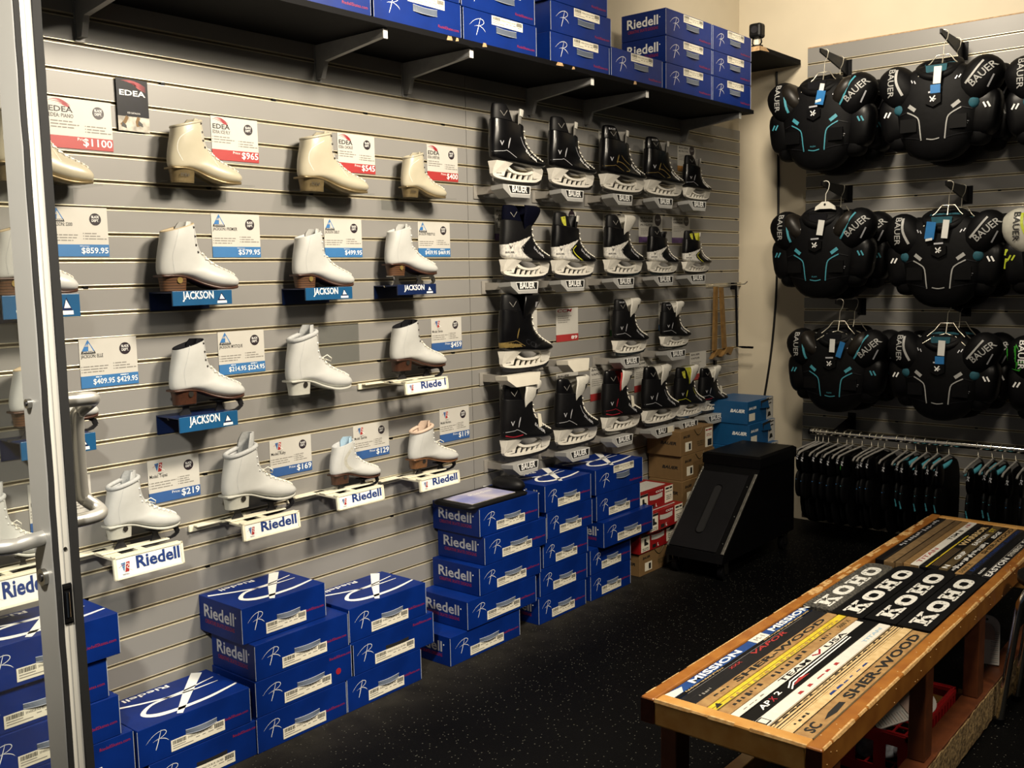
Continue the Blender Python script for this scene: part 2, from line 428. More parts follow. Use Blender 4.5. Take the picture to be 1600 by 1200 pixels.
g.box(KX + .004, KX + .006, KY + .011, KY + .022, 1.012, 1.017, 'steel'); g.box(KX + .004, KX + .006, KY + .011, KY + .022, .958, .963, 'steel')
g.tube([(KX + .005, KY + .017, .966), (KX + .005, KY + .017, 1.006)], .0035, 'chrome'); g.build('lock', d)
for z, r in ((1.303, .0075), (1.029, .0135)):
    g = G().cyl((KX - .030 if r > .01 else KX - .036, KY - .003, z), 'y', r, .008, 'bolt'); g.cyl((KX - .030 if r > .01 else KX - .036, KY - .007, z), 'y', r * .5, .003, 'dark_steel', 6); g.build('bolt', d)
g = G().cyl((KX + .0026, KY + .019, 1.075), 'x', .003, .002, 'bolt'); g.build('bolt', d)
def arc(c, a, b, r, t0, t1, n=8):
    c = Vector(c); a = Vector(a); b = Vector(b)
    return [c + a * r * math.cos(t0 + (t1 - t0) * i / n) + b * r * math.sin(t0 + (t1 - t0) * i / n) for i in range(n + 1)]
# push bar on the near face: leaves the stile, bends and runs along the leaf
p = [(KX - .028, KY + .002, 1.092), (KX - .028, KY - .035, 1.089)] + [tuple(q) for q in arc((KX - .068, KY - .035, 1.088), EX, (0, -1, 0), .04, 0, PI / 2)] + [(.42, KY - .075, 1.088), (.36, KY - .06, 1.088), (.35, KY - .02, 1.088), (.35, KY + .002, 1.088)]
G().tube(p, .0118, 'brushed', 14).build('push_bar', d)
# offset pull on the far face
hp = [(-.026, TH - .002, 0), (-.026, TH + .035, 0), (-.029, TH + .055, .001), (-.040, TH + .066, .004), (-.052, TH + .063, .012), (-.060, TH + .052, .024), (-.062, TH + .047, .040)]
p = [(KX + a, KY + b, 1.108 + c) for a, b, c in hp] + [(KX + a, KY + b, 1.302 - c) for a, b, c in hp[::-1]]
G().tube(cat(p, 60), .0112, 'brushed', 14).build('pull_handle', d)

# ------------------------------------------------------------------ high shelf, brackets
g = G().box(.001, .372, .74, 4.885, 2.287, 2.306, 'black_board')
for y, w, z0, z1 in ((2.56, .03, 2.288, 2.303), (2.605, .016, 2.291, 2.303), (2.745, .025, 2.294, 2.309), (3.18, .05, 2.292, 2.306), (3.285, .02, 2.291, 2.302), (3.735, .025, 2.29, 2.305)):
    g.add([(.3725, y, z0), (.3725, y + w, z0 + .003), (.3735, y + w * .8, z1), (.3735, y + w * .2, z1)], [(0, 1, 2, 3)], 'raw_wood')
tag(g.build('wall_shelf'), 'long black wall shelf above the figure skates, chipped front edge, carrying shoe boxes', 'shelf')
nth = ['nearest the glass door', 'second bracket from the door end', 'third bracket from the door end', 'fourth bracket from the door end', 'third bracket from the far end', 'second bracket from the far end', 'last bracket at the far end']
for i, y in enumerate((1.44, 2.295, 2.712, 3.46, 3.885, 4.78)):
    t = thing('shelf_bracket', 'grey steel bracket under the long black shelf, ' + (nth[i] if i < 4 else nth[i + 1]), 'bracket', (0, y, 2.286), group='brackets under the long shelf')
    G().prism([(.004, -.001), (.004, -.115), (.03, -.115), (.05, -.06), (.345, -.026), (.345, -.001)], 'y', -.009, .009, 'bracket_grey').build('arm', t)
    G().box(.0002, .004, -.014, .014, -.125, -.001, 'bracket_grey').build('wall_plate', t)
    G().box(.345, .35, -.0095, .0095, -.032, -.001, 'bracket_tip', .001).build('end_cap', t)
g = G().box(.001, .372, 4.95, YB - .001, 2.62, 2.645, 'black_board')
g.quad((.16, 4.9495, 2.6205), (.371, 4.9495, 2.6205), (.371, 4.9495, 2.6445), (.16, 4.9495, 2.6445), 'raw_wood')
g.quad((.3725, 4.951, 2.622), (.3725, 5.06, 2.628), (.3725, 5.02, 2.6445), (.3725, 4.951, 2.6445), 'raw_wood')
tag(g.build('corner_shelf'), 'short black corner shelf with raw wood end, holding the small camera', 'shelf')
t = thing('security_camera', 'small black cube camera on a stand on the corner shelf', 'camera', (.330, 5.0, 2.6455), 0, None, (1.45, 1.45, 1.45))
b_ = G().box(-.024, .024, -.022, .022, .034, .086, 'boot_matte', .009).build('camera_body', t)
G().cyl((0, -.0225, .062), 'y', .013, .003, 'lens', 20).build('lens', b_)
g = G().tube([(-.016, 0, .034), (-.018, 0, .018), (-.010, 0, .008), (.010, 0, .008), (.018, 0, .018), (.016, 0, .034)], .003, 'black_metal'); g.cyl((0, 0, .004), 'z', .022, .008, 'black_metal', 20); g.box(-.008, .008, -.004, .004, .010, .034, 'holder_white'); g.build('stand', t)
cb = [(0.219, 2.605), (0.23, 2.287), (0.24, 1.811), (0.233, 1.366), (0.209, 1.025), (0.167, 0.735), (0.14, 0.597)]
cp = cat([(x, YB + .016, z) for x, z in cb], 24)
tag(G().tube(cp, .0068, 'cable_black', 8).build('power_cable'), 'black cable hanging down the pale wall between the two slat boards', 'cable')

# ------------------------------------------------------------------ printed marks
RS = [[(.00, .50), (.22, .76), (.45, .93), (.68, 1.0), (.86, .96), (.93, .84), (.86, .70), (.66, .58), (.45, .50)],
      [(.62, .56), (.78, .50), (.92, .40), (1.02, .26)], [(.70, 1.05), (.60, .62), (.52, .30), (.42, -.05)], [(.30, .48), (.50, .56), (.62, .60)]]
RW = [[.012, .03, .04, .045, .05, .055, .05, .035, .015], [.03, .055, .05, .012], [.03, .06, .075, .05], [.012, .025, .012]]
def script_r(g, P, w, h, m):
    """handwritten R mark; P(a,b) maps the unit square of the mark to 3D"""
    N = (Vector(P(1, 0)) - Vector(P(0, 0))).cross(Vector(P(0, 1)) - Vector(P(0, 0))).normalized()
    for st, ww in zip(RS, RW):
        q = cat([(a, b, c) for (a, b), c in zip(st, ww)], len(st) * 3)
        g.ribbon([P(a, b) for a, b, c in q], [max(.004, c) * h for a, b, c in q], N, m)

def carton(L, Wd, H, style, flags):
    """blue skate box: long printed side faces +x, printed end faces -y, lid up. local origin: centre of the base"""
    g = G(); x0, x1, y0, y1 = -Wd / 2, Wd / 2, -L / 2, L / 2
    g.box(x0, x1, y0, y1, 0, H, 'box_blue', .0016)
    e = .0006; fx = x1 + e
    for a in ((x1, y0), (x1, y1)): g.tube([(a[0], a[1], .004), (a[0], a[1], H - .004)], .0011, 'box_edge', 5)
    F_ = lambda s, t: (fx, y0 + s * L, t * H)
    if style == 'A':
        script_r(g, lambda a, b: F_(.065 + .185 * a, .34 + .44 * b), L * .185, H * .27, 'print_white')
        tz = .78 if 'hi' in flags else .33
        g.text('RiedellSkates.com', F_(.74, tz), EY, EZ, H * .11, 'print_red', fit=L * .235)
    else:
        script_r(g, lambda a, b: F_(.08 + .20 * a, .26 + .50 * b), L * .20, H * .30, 'print_white')
        g.text('RiedellSkates.com', F_(.72, .17), EY, EZ, H * .12, 'print_red', fit=L * .25)
    if 'dot' in flags: g.cyl((fx, y0 + .83 * L, .38 * H), 'x', .011, .0004, 'print_red', 20)
    ey = y0 - e
    if 'noend' not in flags:
        g.text('Riedell', (x0 + .13 * Wd, ey, .44 * H), EX, EZ, H * .50, 'print_silver' if style == 'A' else 'print_white', fit=Wd * .70, bold=.018)
        g.cyl((x0 + .865 * Wd, ey, .70 * H), 'y', .003, .0003, 'print_white', 8)
        g.text('CREATIVE SKATE DESIGNS', (x0 + .15 * Wd, ey, .27 * H), EX, EZ, H * .16, 'print_red', fit=Wd * .68)
    if 'lid' in flags:
        hz = H + e; T = lambda s, t: (x1 - t * Wd, y0 + s * L, hz)
        g.ribbon([T(.90, .99), T(.62, .50), T(.375, .04)], [.034, .028, .017], EZ, 'print_white')
        q = cat([(.985, .265, .008), (.80, .20, .012), (.645, .165, .014), (.40, .165, .018), (.24, .22, .022), (.18, .36, .016), (.30, .53, .011), (.46, .575, .010), (.638, .60, .008), (.94, .69, .004)], 40)
        g.ribbon([T(a, b) for a, b, c in q], [c for a, b, c in q], EZ, 'print_white')
        g.ribbon([T(.03, .83), T(.26, .68), T(.50, .56), T(.72, .53), T(.92, .535)], [.012, .010, .009, .007, .003], EZ, 'print_white')
        g.text('Riedell', T(.60, .955), (0, -1, 0), EX, .030, 'print_white', fit=L * .40, bold=.015)
    return g
def sticker(L, Wd, H, style):
    g = G(); fx = Wd / 2; y0 = -L / 2
    if style == 'A': s0, s1, z0, z1 = .27, .75, .10, .40
    else: s0, s1, z0, z1 = .37, .80, .69, .97
    g.box(fx + .0002, fx + .0011, y0 + s0 * L, y0 + s1 * L, z0 * H, z1 * H, 'sticker'); e = fx + .0014
    w = (s1 - s0) * L; h = (z1 - z0) * H; Y = lambda a: y0 + s0 * L + a * w; Z = lambda b: z0 * H + b * h
    r = random.Random(3); a = .03
    while a < .27:
        b = .006 + r.random() * .009; g.quad((e, Y(a), Z(.58)), (e, Y(a + b), Z(.58)), (e, Y(a + b), Z(.92)), (e, Y(a), Z(.92)), 'print_black'); a += b + .005 + r.random() * .007
    a = .80
    while a < .96:
        b = .006 + r.random() * .008; g.quad((e, Y(a), Z(.48)), (e, Y(a + b), Z(.48)), (e, Y(a + b), Z(.90)), (e, Y(a), Z(.90)), 'print_black'); a += b + .006
    g.text('SPARKLE ICE BLUE 13R MED', (e, Y(.30), Z(.62)), EY, EZ, h * .26, 'print_black', fit=w * .47)
    for (a, b, z) in ((.03, .26, .40), (.03, .40, .20), (.45, .52, .40), (.57, .63, .40), (.68, .78, .40), (.84, .95, .30)):
        g.quad((e, Y(a), Z(z)), (e, Y(b), Z(z)), (e, Y(b), Z(z + .07)), (e, Y(a), Z(z + .07)), 'text_grey')
    return g
def handhole(L, Wd, H, style, dark):
    g = G(); fx = Wd / 2; y0 = -L / 2
    if style == 'A': s0, s1, z0, z1 = .40, .68, .42, .53
    else: s0, s1, z0, z1 = .43, .71, .46, .64
    ya, yb = y0 + s0 * L, y0 + s1 * L; n = 10; top = []; bot = []
    for i in range(n + 1):
        t = i / n; sag = -.10 * math.sin(t * PI) * H
        top.append((fx + .0009, ya + (yb - ya) * t, z1 * H + sag * .25)); bot.append((fx + .0009 + (.006 if not dark else 0) * math.sin(t * PI), ya + (yb - ya) * t, z0 * H + sag * .35))
    g.add(top + bot, [(i, i + 1, n + 2 + i, n + 1 + i) for i in range(n)], 'hole_black' if dark else 'flap_grey')
    if not dark: g.tube(top, .0012, 'box_edge', 5); g.tube(bot, .0010, 'box_edge', 5)
    return g
BOXN = {}
def skate_box(label, group, y0, y1, x1, z0, H, Wd=.235, style='A', flags=(), rz=0.0, dark=False):
    L = abs(y1 - y0)
    t = thing('shoe_box', label, 'box', (x1 - Wd / 2, (y0 + y1) / 2, z0), rz, group)
    carton(L, Wd, H, style, flags).build('carton', t)
    sticker(L, Wd, H, style).build('barcode_label', t)
    handhole(L, Wd, H, style, dark).build('hand_hole', t)
    return t
def yy(a): return a[0]
FX = .262
GF = 'blue skate boxes stacked along the slat wall'
def tier(n, k):
    """words for box k (0 = lowest) of n"""
    return 'topmost' if k == n - 1 else ('lowest' if k == 0 else (['second from floor', 'third from floor', 'fourth from floor'][k - 1]))
# stack behind the glass door
zz = 0
for k, (sx, dy, h) in enumerate(((.262, .03, .117), (.255, .025, .117), (.255, -.01, .116), (.25, -.035, .116), (.262, 0, .118))):
    skate_box('blue skate box seen past the glass door edge, ' + tier(5, k) + ' of its stack', GF, .925 + dy, 1.305 + dy, sx, zz, h - .001, flags=(('lid',) if k == 4 else ()) + (('hi',) if k in (1,) else ()), dark=False); zz += h
zz = 0
for k, (h, dy) in enumerate(((.113, .0), (.113, -.03))):
    skate_box('blue skate box in the two-high stack right of the door, ' + ['lower', 'upper'][k], GF, 1.37 + dy, 1.745 + dy, FX - .004, zz, h - .001, flags=('lid',) if k else ('hi',), dark=(k == 0)); zz += h
zz = 0
S2 = [((402,1150),(541,1085)), ((400,1100),(552,1040)), ((400,1045),(546,985)), ((387,980),(517,935))]
for k, (a, b) in enumerate(((1.732, 0.061), (1.734, 0.172), (1.738, 0.278), (1.717, 0.418))):
    y1 = ((2.095, 0.069), (2.133, 0.147), (2.114, 0.278), (2.046, 0.421))[k][0]
    skate_box('blue skate box in the four-high near stack, ' + tier(4, k) + (' with a red dot' if k == 1 else ''), GF, a, y1, FX - (.0 if k < 3 else .03), zz, .1165, flags=('lid',) if k == 3 else (('hi', 'dot') if k == 1 else ())); zz += .1175
zz = 0
for k in range(3):
    a = ((2.1, 0.056), (2.123, 0.174), (2.12, 0.288))[k][0]; b = ((2.453, 0.054), (2.522, 0.168), (2.488, 0.324))[k][0]
    skate_box('blue skate box in the three-high stack, ' + ['lowest', 'middle with empty hand slot', 'topmost with white script lid'][k], GF, a, b, FX, zz, .1195, flags=('lid',) if k == 2 else (('hi',) if k == 1 else ()), dark=(k == 1)); zz += .1205
zz = 0
for k in range(5):
    a = ((2.602, 0.045), (2.697, 0.168), (2.771, 0.289), (2.805, 0.409), (2.787, 0.528))[k][0]
    b = ((3.016, 0.062), (3.12, 0.157), (3.153, 0.273), (3.195, 0.387), (3.155, 0.511))[k][0]
    skate_box('blue skate box in the tall stack under the black mat, ' + tier(5, k), GF, a, b, (.27, .275, .275, .275, .268)[k], zz, .1145, Wd=.255, flags=('lid',) if k == 4 else ()); zz += .1158
Z4 = zz
zz = 0
for k in range(5):
    a = ((3.141, 0.066), (3.152, 0.175), (3.177, 0.293), (3.206, 0.398), (3.195, 0.51))[k][0]
    b = ((3.491, 0.056), (3.503, 0.186), (3.51, 0.302), (3.547, 0.412), (3.539, 0.53))[k][0]
    skate_box('blue skate box in the middle one of the three tall stacks, ' + tier(5, k), GF, a + .012, b, FX, zz, .1175, flags=('lid',) if k == 4 else ()); zz += .1186
zz = 0
for k in range(5):
    a = ((3.506, 0.052), (3.508, 0.185), (3.575, 0.273), (3.571, 0.392), (3.564, 0.511))[k][0]
    b = ((3.857, 0.053), (3.858, 0.162), (4.0, 0.273), (3.944, 0.394), (3.967, 0.5))[k][0]
    skate_box('blue skate box in the tall stack beside the red boxes, ' + tier(5, k), GF, max(a + .012, 3.53), b, (FX, FX, FX + .035, FX, FX)[k], zz, .1185, style='A' if k < 4 else 'B', flags=('lid',) if k == 4 else ()); zz += .1196

# black soft mat lying on the tall stack, with a folded hump at its far end
t = thing('display_mat', 'black rimmed pad with a pale printed face lying on the tall blue stack', 'mat', (.14, 2.90, Z4 - .0005), 0)
def rrect(x0, x1, y0, y1, r, z, n=6):
    out = []
    for cx, cy, a in ((x1 - r, y1 - r, 0), (x0 + r, y1 - r, PI / 2), (x0 + r, y0 + r, PI), (x1 - r, y0 + r, 1.5 * PI)):
        out += [(cx + r * math.cos(a + PI / 2 * i / n), cy + r * math.sin(a + PI / 2 * i / n), z) for i in range(n + 1)]
    return out
G().loft([rrect(-.085, .125, -.16, .20, .03, .0), rrect(-.09, .13, -.165, .205, .035, .008), rrect(-.08, .12, -.155, .195, .03, .014)], 'boot_matte').build('rim', t)
g = G().box(-.055, .100, -.125, .14, .0142, .0162, 'ice_pale'); g.text('Riedell', (.0, -.02, .0168), EY, (-1, 0, 0), .03, 'print_white', fit=.13)
MATS_PAD = mat('pad_lilac', (.20, .22, .48), .35, rgb2=(.55, .52, .58), scale=6)
g.quad((-.055, -.125, .0166), (.10, -.125, .0166), (.10, .14, .0166), (-.055, .14, .0166), 'pad_lilac'); g.build('printed_face', t)
G().ball((.02, .19, .030), (.085, .045, .036), 'boot_matte', 16, 8).build('hump', t)

# boxes on the high shelf
GS = 'blue skate boxes on the high shelf'
SX, SZ = .362, 2.3065
def sbox(label, y0, y1, k, H, x1=SX, **kw): return skate_box(label, GS, y0, y1, x1, SZ + k * H, H - .0012, Wd=.24, style='B', **kw)
sbox('blue skate box on the high shelf, nearest the glass door', 1.80, 2.222, 0, .118)
sbox('blue skate box on the high shelf, second from the near end, lower of two', 2.235, 2.645, 0, .118)
sbox('blue skate box on the high shelf, second from the near end, upper of two', 2.228, 2.640, 1, .118)
sbox('blue skate box on the high shelf, third column, lower of two', 2.658, 3.070, 0, .115)
sbox('blue skate box on the high shelf, third column, upper of two', 2.650, 3.062, 1, .115)
sbox('blue skate box on the high shelf, lowest of the fourth column', 3.165, 3.572, 0, .118, x1=SX - .005, flags=('noend',))
sbox('blue skate box on the high shelf, middle of the fourth column', 3.170, 3.585, 1, .118, x1=SX - .005, flags=('noend',))
sbox('blue skate box on the high shelf, topmost of the fourth column', 3.155, 3.560, 2, .118, x1=SX - .005)
sbox('lone blue skate box on the high shelf, in front of the printed box ends', 3.580, 3.990, 0, .122)
for k in range(3): sbox('blue skate box on the high shelf with white printed end, ' + ['lowest', 'middle', 'topmost'][k] + ' of its column', 4.022, 4.448, k, .121)
for k in range(3): sbox('blue skate box on the high shelf, ' + ['lowest', 'middle', 'topmost'][k] + ' of the last column by the corner', 4.462, 4.868, k, .121)

# ------------------------------------------------------------------ figure skates
# rings of the boot: back/under point A(y,z), front/top point B(y,z), half width; unit length, toe towards +y
FIG = [(.075, .615, .465, .715, .132), (.060, .53, .478, .61, .140), (.030, .42, .495, .50, .135), (.006, .31, .535, .415, .125), (.0, .215, .60, .345, .120), (.03, .165, .67, .295, .120),
       (.18, .165, .735, .26, .125), (.35, .14, .80, .232, .135), (.52, .08, .865, .205, .155), (.68, .035, .915, .178, .165), (.82, .022, .96, .142, .155), (.92, .026, .988, .108, .115), (.975, .045, 1.0, .075, .055)]
HOK = [(.03, .80, .60, .74, .115), (.015, .66, .595, .64, .125), (.0, .53, .63, .545, .125), (.0, .42, .69, .485, .118), (.015, .325, .77, .425, .118), (.14, .28, .835, .388, .125),
       (.34, .268, .885, .362, .135), (.52, .255, .93, .338, .145), (.70, .24, .968, .315, .142), (.84, .235, .99, .295, .115), (.93, .243, 1.0, .275, .06)]
def ringpt(r, th, k=1.0):
    ay, az, by, bz, w = r; c = math.cos(th); s_ = math.sin(th)
    cc = math.copysign(abs(c) ** .92, c); ss = math.copysign(abs(s_) ** .80, s_)
    my, mz = (ay + by) / 2, (az + bz) / 2; hy, hz = (by - ay) / 2, (bz - az) / 2
    return (w * k * ss, my + hy * k * cc, mz + hz * k * cc)
def upper(rings, m, lining, n=28, k=34, depth=3, zone=None, lip=.80, rimm=None):
    R = cat(rings, k); g = G()
    P = [[ringpt(r, 2 * PI * j / n) for j in range(n)] for r in R]
    if zone is None: g.loft(P, m, False, True)
    else:
        vs = [p for r in P for p in r]; by = {}
        for i in range(len(P) - 1):
            for j in range(n):
                f = (i * n + j, i * n + (j + 1) % n, (i + 1) * n + (j + 1) % n, (i + 1) * n + j)
                c = [sum(vs[q][a] for q in f) / 4 for a in range(3)]
                by.setdefault(zone(c) or m, []).append(f)
        for mm, fs in by.items(): g.add(vs, fs, mm, True)
        g.add(P[-1], [tuple(range(n))], m)
    rim = [[ringpt(R[0], 2 * PI * j / n, q) for j in range(n)] for q in (1.0, .97, .88)]
    rim[1] = [(x, y, z + .012) for x, y, z in rim[1]]
    dn = [ringpt(R[depth], 2 * PI * j / n, lip) for j in range(n)]; dn2 = [ringpt(R[depth * 2], 2 * PI * j / n, .6) for j in range(n)]
    if rimm: g.loft(rim, rimm, False, False); g.loft([rim[-1], dn, dn2], lining, False, True)
    else: g.loft(rim + [dn, dn2], lining, False, True)
    return g, R
def collar_part(R, m, rad=.028):
    return G().tube([ringpt(R[0], 2 * PI * j / 28, .97) for j in range(28)], rad, m, 10, True)
def lace_part(R, i0, i1, m, rows=7, rad=.0085, bow=True, sp=.62):
    g = G(); N = rows
    idx = [i0 + (i1 - i0) * a / N for a in range(N + 1)]
    def at(i, th):
        a = int(i); u = i - a; b = min(a + 1, len(R) - 1)
        r = tuple(p * (1 - u) + q * u for p, q in zip(R[a], R[b])); x, y, z = ringpt(r, th, 1.045)
        return (x, y, z)
    for a in range(N):
        for sg in (1, -1):
            g.tube([at(idx[a] + (idx[a + 1] - idx[a]) * t, sg * sp * (1 - 2 * t)) for t in (0, .25, .5, .75, 1)], rad, m, 6)
    for a in range(N + 1): g.tube([at(idx[a], sp), at(idx[a], sp * .5), at(idx[a], -sp * .5), at(idx[a], -sp)], rad * .8, m, 6)
    if bow:
        x, y, z = at(idx[0], .3)
        g.tube([(x, y, z), (x + .05, y + .03, z + .03), (x + .07, y + .08, z - .01), (x + .05, y + .09, z - .05), (x + .01, y + .03, z - .02)], rad * .8, m, 6)
    return g
def hook_part(R, i0, i1, n, m, th=.80, r=.013):
    g = G()
    for a in range(n):
        i = i0 + (i1 - i0) * a / max(1, n - 1); k = int(i); u = i - k; q = min(k + 1, len(R) - 1)
        rr = tuple(p * (1 - u) + s_ * u for p, s_ in zip(R[k], R[q])); c = ringpt(rr, th, 1.01); c2 = ringpt(rr, -th, 1.01)
        g.ball(c, r, m, 8, 5); g.ball(c2, r, m, 8, 5)
    return g
def tongue_part(R, m, top=.06, hw=.085, lean=.0, y0=None):
    """padded slab behind the laces, rising above the collar"""
    ay, az, by, bz, w = R[0]; st = []
    for t in (0, .25, .5, .75, 1.0):
        y = by - .035 + (lean * t if t > .5 else 0) - .01 * (1 - t); z = bz - .22 + (.22 + top) * t
        st.append((y, z, hw * (1 if t < .8 else .72)))
    rings = []
    for y, z, h in cat(st, 12):
        rings.append([(h * math.cos(a), y + .016 * math.sin(a) - 1.15 * h * math.cos(a) ** 2, z) for a in [2 * PI * j / 14 for j in range(14)]])
    return G().loft(rings, m)
def sole_part(m, mh, white=False):
    g = G(); st = [(.0, .150, .170, .095), (.04, .148, .172, .112), (.20, .150, .170, .115), (.35, .122, .142, .092), (.50, .062, .086, .105), (.64, .018, .046, .14), (.76, .004, .030, .155), (.88, .006, .032, .135), (.96, .016, .042, .095), (.995, .034, .056, .045)]
    S = cat(st, 24); g.loft([[(-w, y, a), (w, y, a), (w * 1.02, y, (a + b) / 2), (w, y, b), (-w, y, b), (-w * 1.02, y, (a + b) / 2)] for y, a, b, w in S], m)
    h = G(); prof = [(.0, .96, .07), (.06, .97, .085), (.15, 1, .10)]
    rows = []
    for z, k, w in ((.0, .9, .082), (.05, .93, .088), (.11, .98, .098), (.152, 1.04, .108)):
        y0, y1 = .035 - (k - .9) * .12, .315 + (k - .9) * .05
        rows.append([(w * math.copysign(abs(math.sin(a)) ** .7, math.sin(a)), (y0 + y1) / 2 - (y1 - y0) / 2 * math.cos(a) if math.cos(a) > 0 else min(y1, (y0 + y1) / 2 - (y1 - y0) / 2 * math.copysign(abs(math.cos(a)) ** .3, math.cos(a))), z) for a in [2 * PI * j / 24 for j in range(24)]])
    h.loft(rows, mh)
    return g, h
def blade_part(m, mr):
    g = G(); t = .014
    def pr(p, w=t, mm=m): g.prism(p, 'x', -w, w, mm)
    run = [(-.06, -.135), (-.05, -.16), (.10, -.178), (.45, -.184), (.80, -.176), (.94, -.150), (1.0, -.105), (.975, -.075), (.93, -.105), (.88, -.13), (.60, -.145), (.10, -.145)]
    pr(run, .010, mr)
    pr([(.14, -.004), (.24, -.004), (.225, -.06), (.27, -.145), (.09, -.145), (.155, -.06)])
    pr([(.62, .0), (.70, .0), (.69, -.06), (.74, -.145), (.58, -.145), (.63, -.06)])
    pr([(.70, .0), (.93, .012), (.985, -.03), (1.005, -.09), (.95, -.10), (.93, -.055), (.89, -.03), (.70, -.035)])
    g.box(-.07, .07, .06, .30, -.012, .0, m); g.box(-.09, .09, .58, .90, -.010, .004, m)
    return g
FIGS = {}
def fig(kind, label, y0, y1, zb, zt, x=.07, blade=None, tongue=None, group='figure skate boots on the slat wall'):
    """figure skate: heel back y0, toe y1, bottom of the heel zb, top of the boot zt"""
    L = y1 - y0; H = (zt - zb) / .72
    key = (kind, blade)
    if key in FIGS: return dup(FIGS[key], label, (x, y0, zb), (L, L, H))
    kd = {'cream': ('cream_leather', 'gold_heel', 'gold_heel', 'cream_leather', 'lace_white', 'hook_dark'),
          'brown': ('white_leather', 'brown_sole', 'stacked_heel', 'lining_tan', 'lace_white', 'hook_dark'),
          'brownw': ('white_leather', 'brown_sole', 'stacked_heel', 'white_leather', 'lace_white', 'hook_white'),
          'mahog': ('white_leather', 'brown_sole', 'brown_sole', 'lining_black', 'lace_white', 'hook_dark'),
          'tanheel': ('white_leather', 'tan_sole', 'tan_sole', 'lining_pink', 'lace_white', 'hook_white'),
          'spark': ('white_leather', 'brown_sole', 'brown_sole', 'lining_grey', 'lace_white', 'hook_white'),
          'white': ('white_leather', 'white_sole', 'white_sole', 'lining_grey', 'lace_white', 'hook_white'),
          'whitetall': ('white_leather', 'white_sole', 'white_sole', 'lining_grey', 'lace_white', 'hook_white')}[kind]
    t = thing('figure_skate', label, 'skate', (x, y0, zb), 0, group, (L, L, H))
    g, R = upper(FIG, kd[0], kd[3]); bv = g.bvh()
    # stitched seam down the quarter and around the heel
    def seam(pts, w, mm): g.ribbon([(.3, a, b) for a, b in cat(pts, 14)], w, EX, mm, bv, (-1, 0, 0), .002)
    if kind == 'cream':
        seam([(.28, .60), (.12, .50), (.08, .36), (.14, .24)], .008, 'felt_white'); seam([(.40, .60), (.44, .46), (.55, .34), (.62, .20)], .007, 'felt_white')
    else:
        seam([(.215, .66), (.165, .50), (.13, .36), (.15, .19)], .006, 'lining_grey')
    if kind == 'spark': seam([(.43, .66), (.22, .46), (.24, .30), (.40, .17)], .055, 'silver_pad')
    seam([(.44, .68), (.43, .52), (.52, .38), (.68, .27), (.84, .19)], .006, 'lining_grey')
    g.build('boot_upper', t)
    if kind in ('brown', 'mahog', 'white', 'whitetall', 'tanheel', 'spark', 'brownw', 'cream'):
        tg = {'whitetall': ('lining_grey', .15, .02), 'white': ('lining_grey', .075, .0), 'tanheel': ('lining_pink', .07, 0), 'spark': ('logo_pale', .045, 0), 'mahog': ('lining_black', .012, 0), 'brown': (kd[0], .02, 0), 'brownw': ('white_leather', .03, 0), 'cream': ('cream_leather', .015, 0)}[kind]
        tongue_part(R, tg[0], tg[1], .110, tg[2]).build('tongue', t)
    if kind in ('white', 'whitetall', 'tanheel'): collar_part(R, kd[3]).build('padded_collar', t)
    elif kind == 'cream': collar_part(R, 'cream_leather', .017).build('padded_collar', t)
    s_, h = sole_part(kd[1], kd[2]); so = s_.build('sole', t)
    if kind in ('cream',): h.text('EDEA', (.112, .10, .07), EY, EZ, .05, 'print_black', fit=.12)
    else: h.cyl((.104, .21, .115), 'x', .034, .004, 'hook_dark' if kd[2] in ('white_sole', 'tan_sole', 'brown_sole') else 'boot_gold', 14)
    h.build('heel', so)
    lace_part(R, 9, 26, kd[4], bow=kind in ('whitetall', 'white', 'tanheel')).build('laces', t)
    hook_part(R, 1.0, 8.2, 4, kd[5]).build('lace_hooks', t)
    if blade: blade_part('steel' if blade == 'bright' else 'dark_steel', 'steel' if blade == 'bright' else 'dark_steel').build('blade', t)
    FIGS[key] = t
    return t

def acrylic(label, y0, y1, z, depth=.135):
    g = G().box(.0005, depth, y0, y1, z - .0035, z - .0003, 'acrylic'); g.box(.0005, .004, y0 + .02, y1 - .02, z - .045, z - .0035, 'acrylic')
    tag(g.build('acrylic_shelf'), label, 'shelf', 'clear acrylic skate shelves')
def jack_holder(label, y0, y1, zt, h, col='holder_blue', x=.125, drop=.0):
    t = thing('skate_holder', label, 'holder', (0, y0, zt), 0, 'blue lettered skate holders'); L = y1 - y0
    dk = 'holder_navy'
    g = G().box(.0005, x, 0, L, -.004, -.0004, dk); g.box(.0005, .004, .0, L, -h - .015, -.004, dk); g.build('bracket_plate', t)
    g = G().box(x, x + .006, 0, L, -h, .002, col, .001); e = x + .0066
    g.text('JACKSON', (e, L * .16, -h * .72), EY, EZ, h * .76, 'print_white', fit=L * .52, bold=.02)
    a = L * .74; w = L * .16
    g.add([(e, a, -h * .80), (e, a + w, -h * .80), (e, a + w / 2, -h * .12)], [(0, 1, 2)], 'holder_navy')
    g.add([(e + .0004, a + w * .25, -h * .60), (e + .0004, a + w * .8, -h * .60), (e + .0004, a + w * .45, -h * .22)], [(0, 1, 2)], 'print_white')
    g.quad((e + .0004, a - w * .02, -h * .90), (e + .0004, a + w * 1.02, -h * .90), (e + .0004, a + w, -h * .72), (e + .0004, a, -h * .72), 'print_white')
    g.build('front_plate', t)
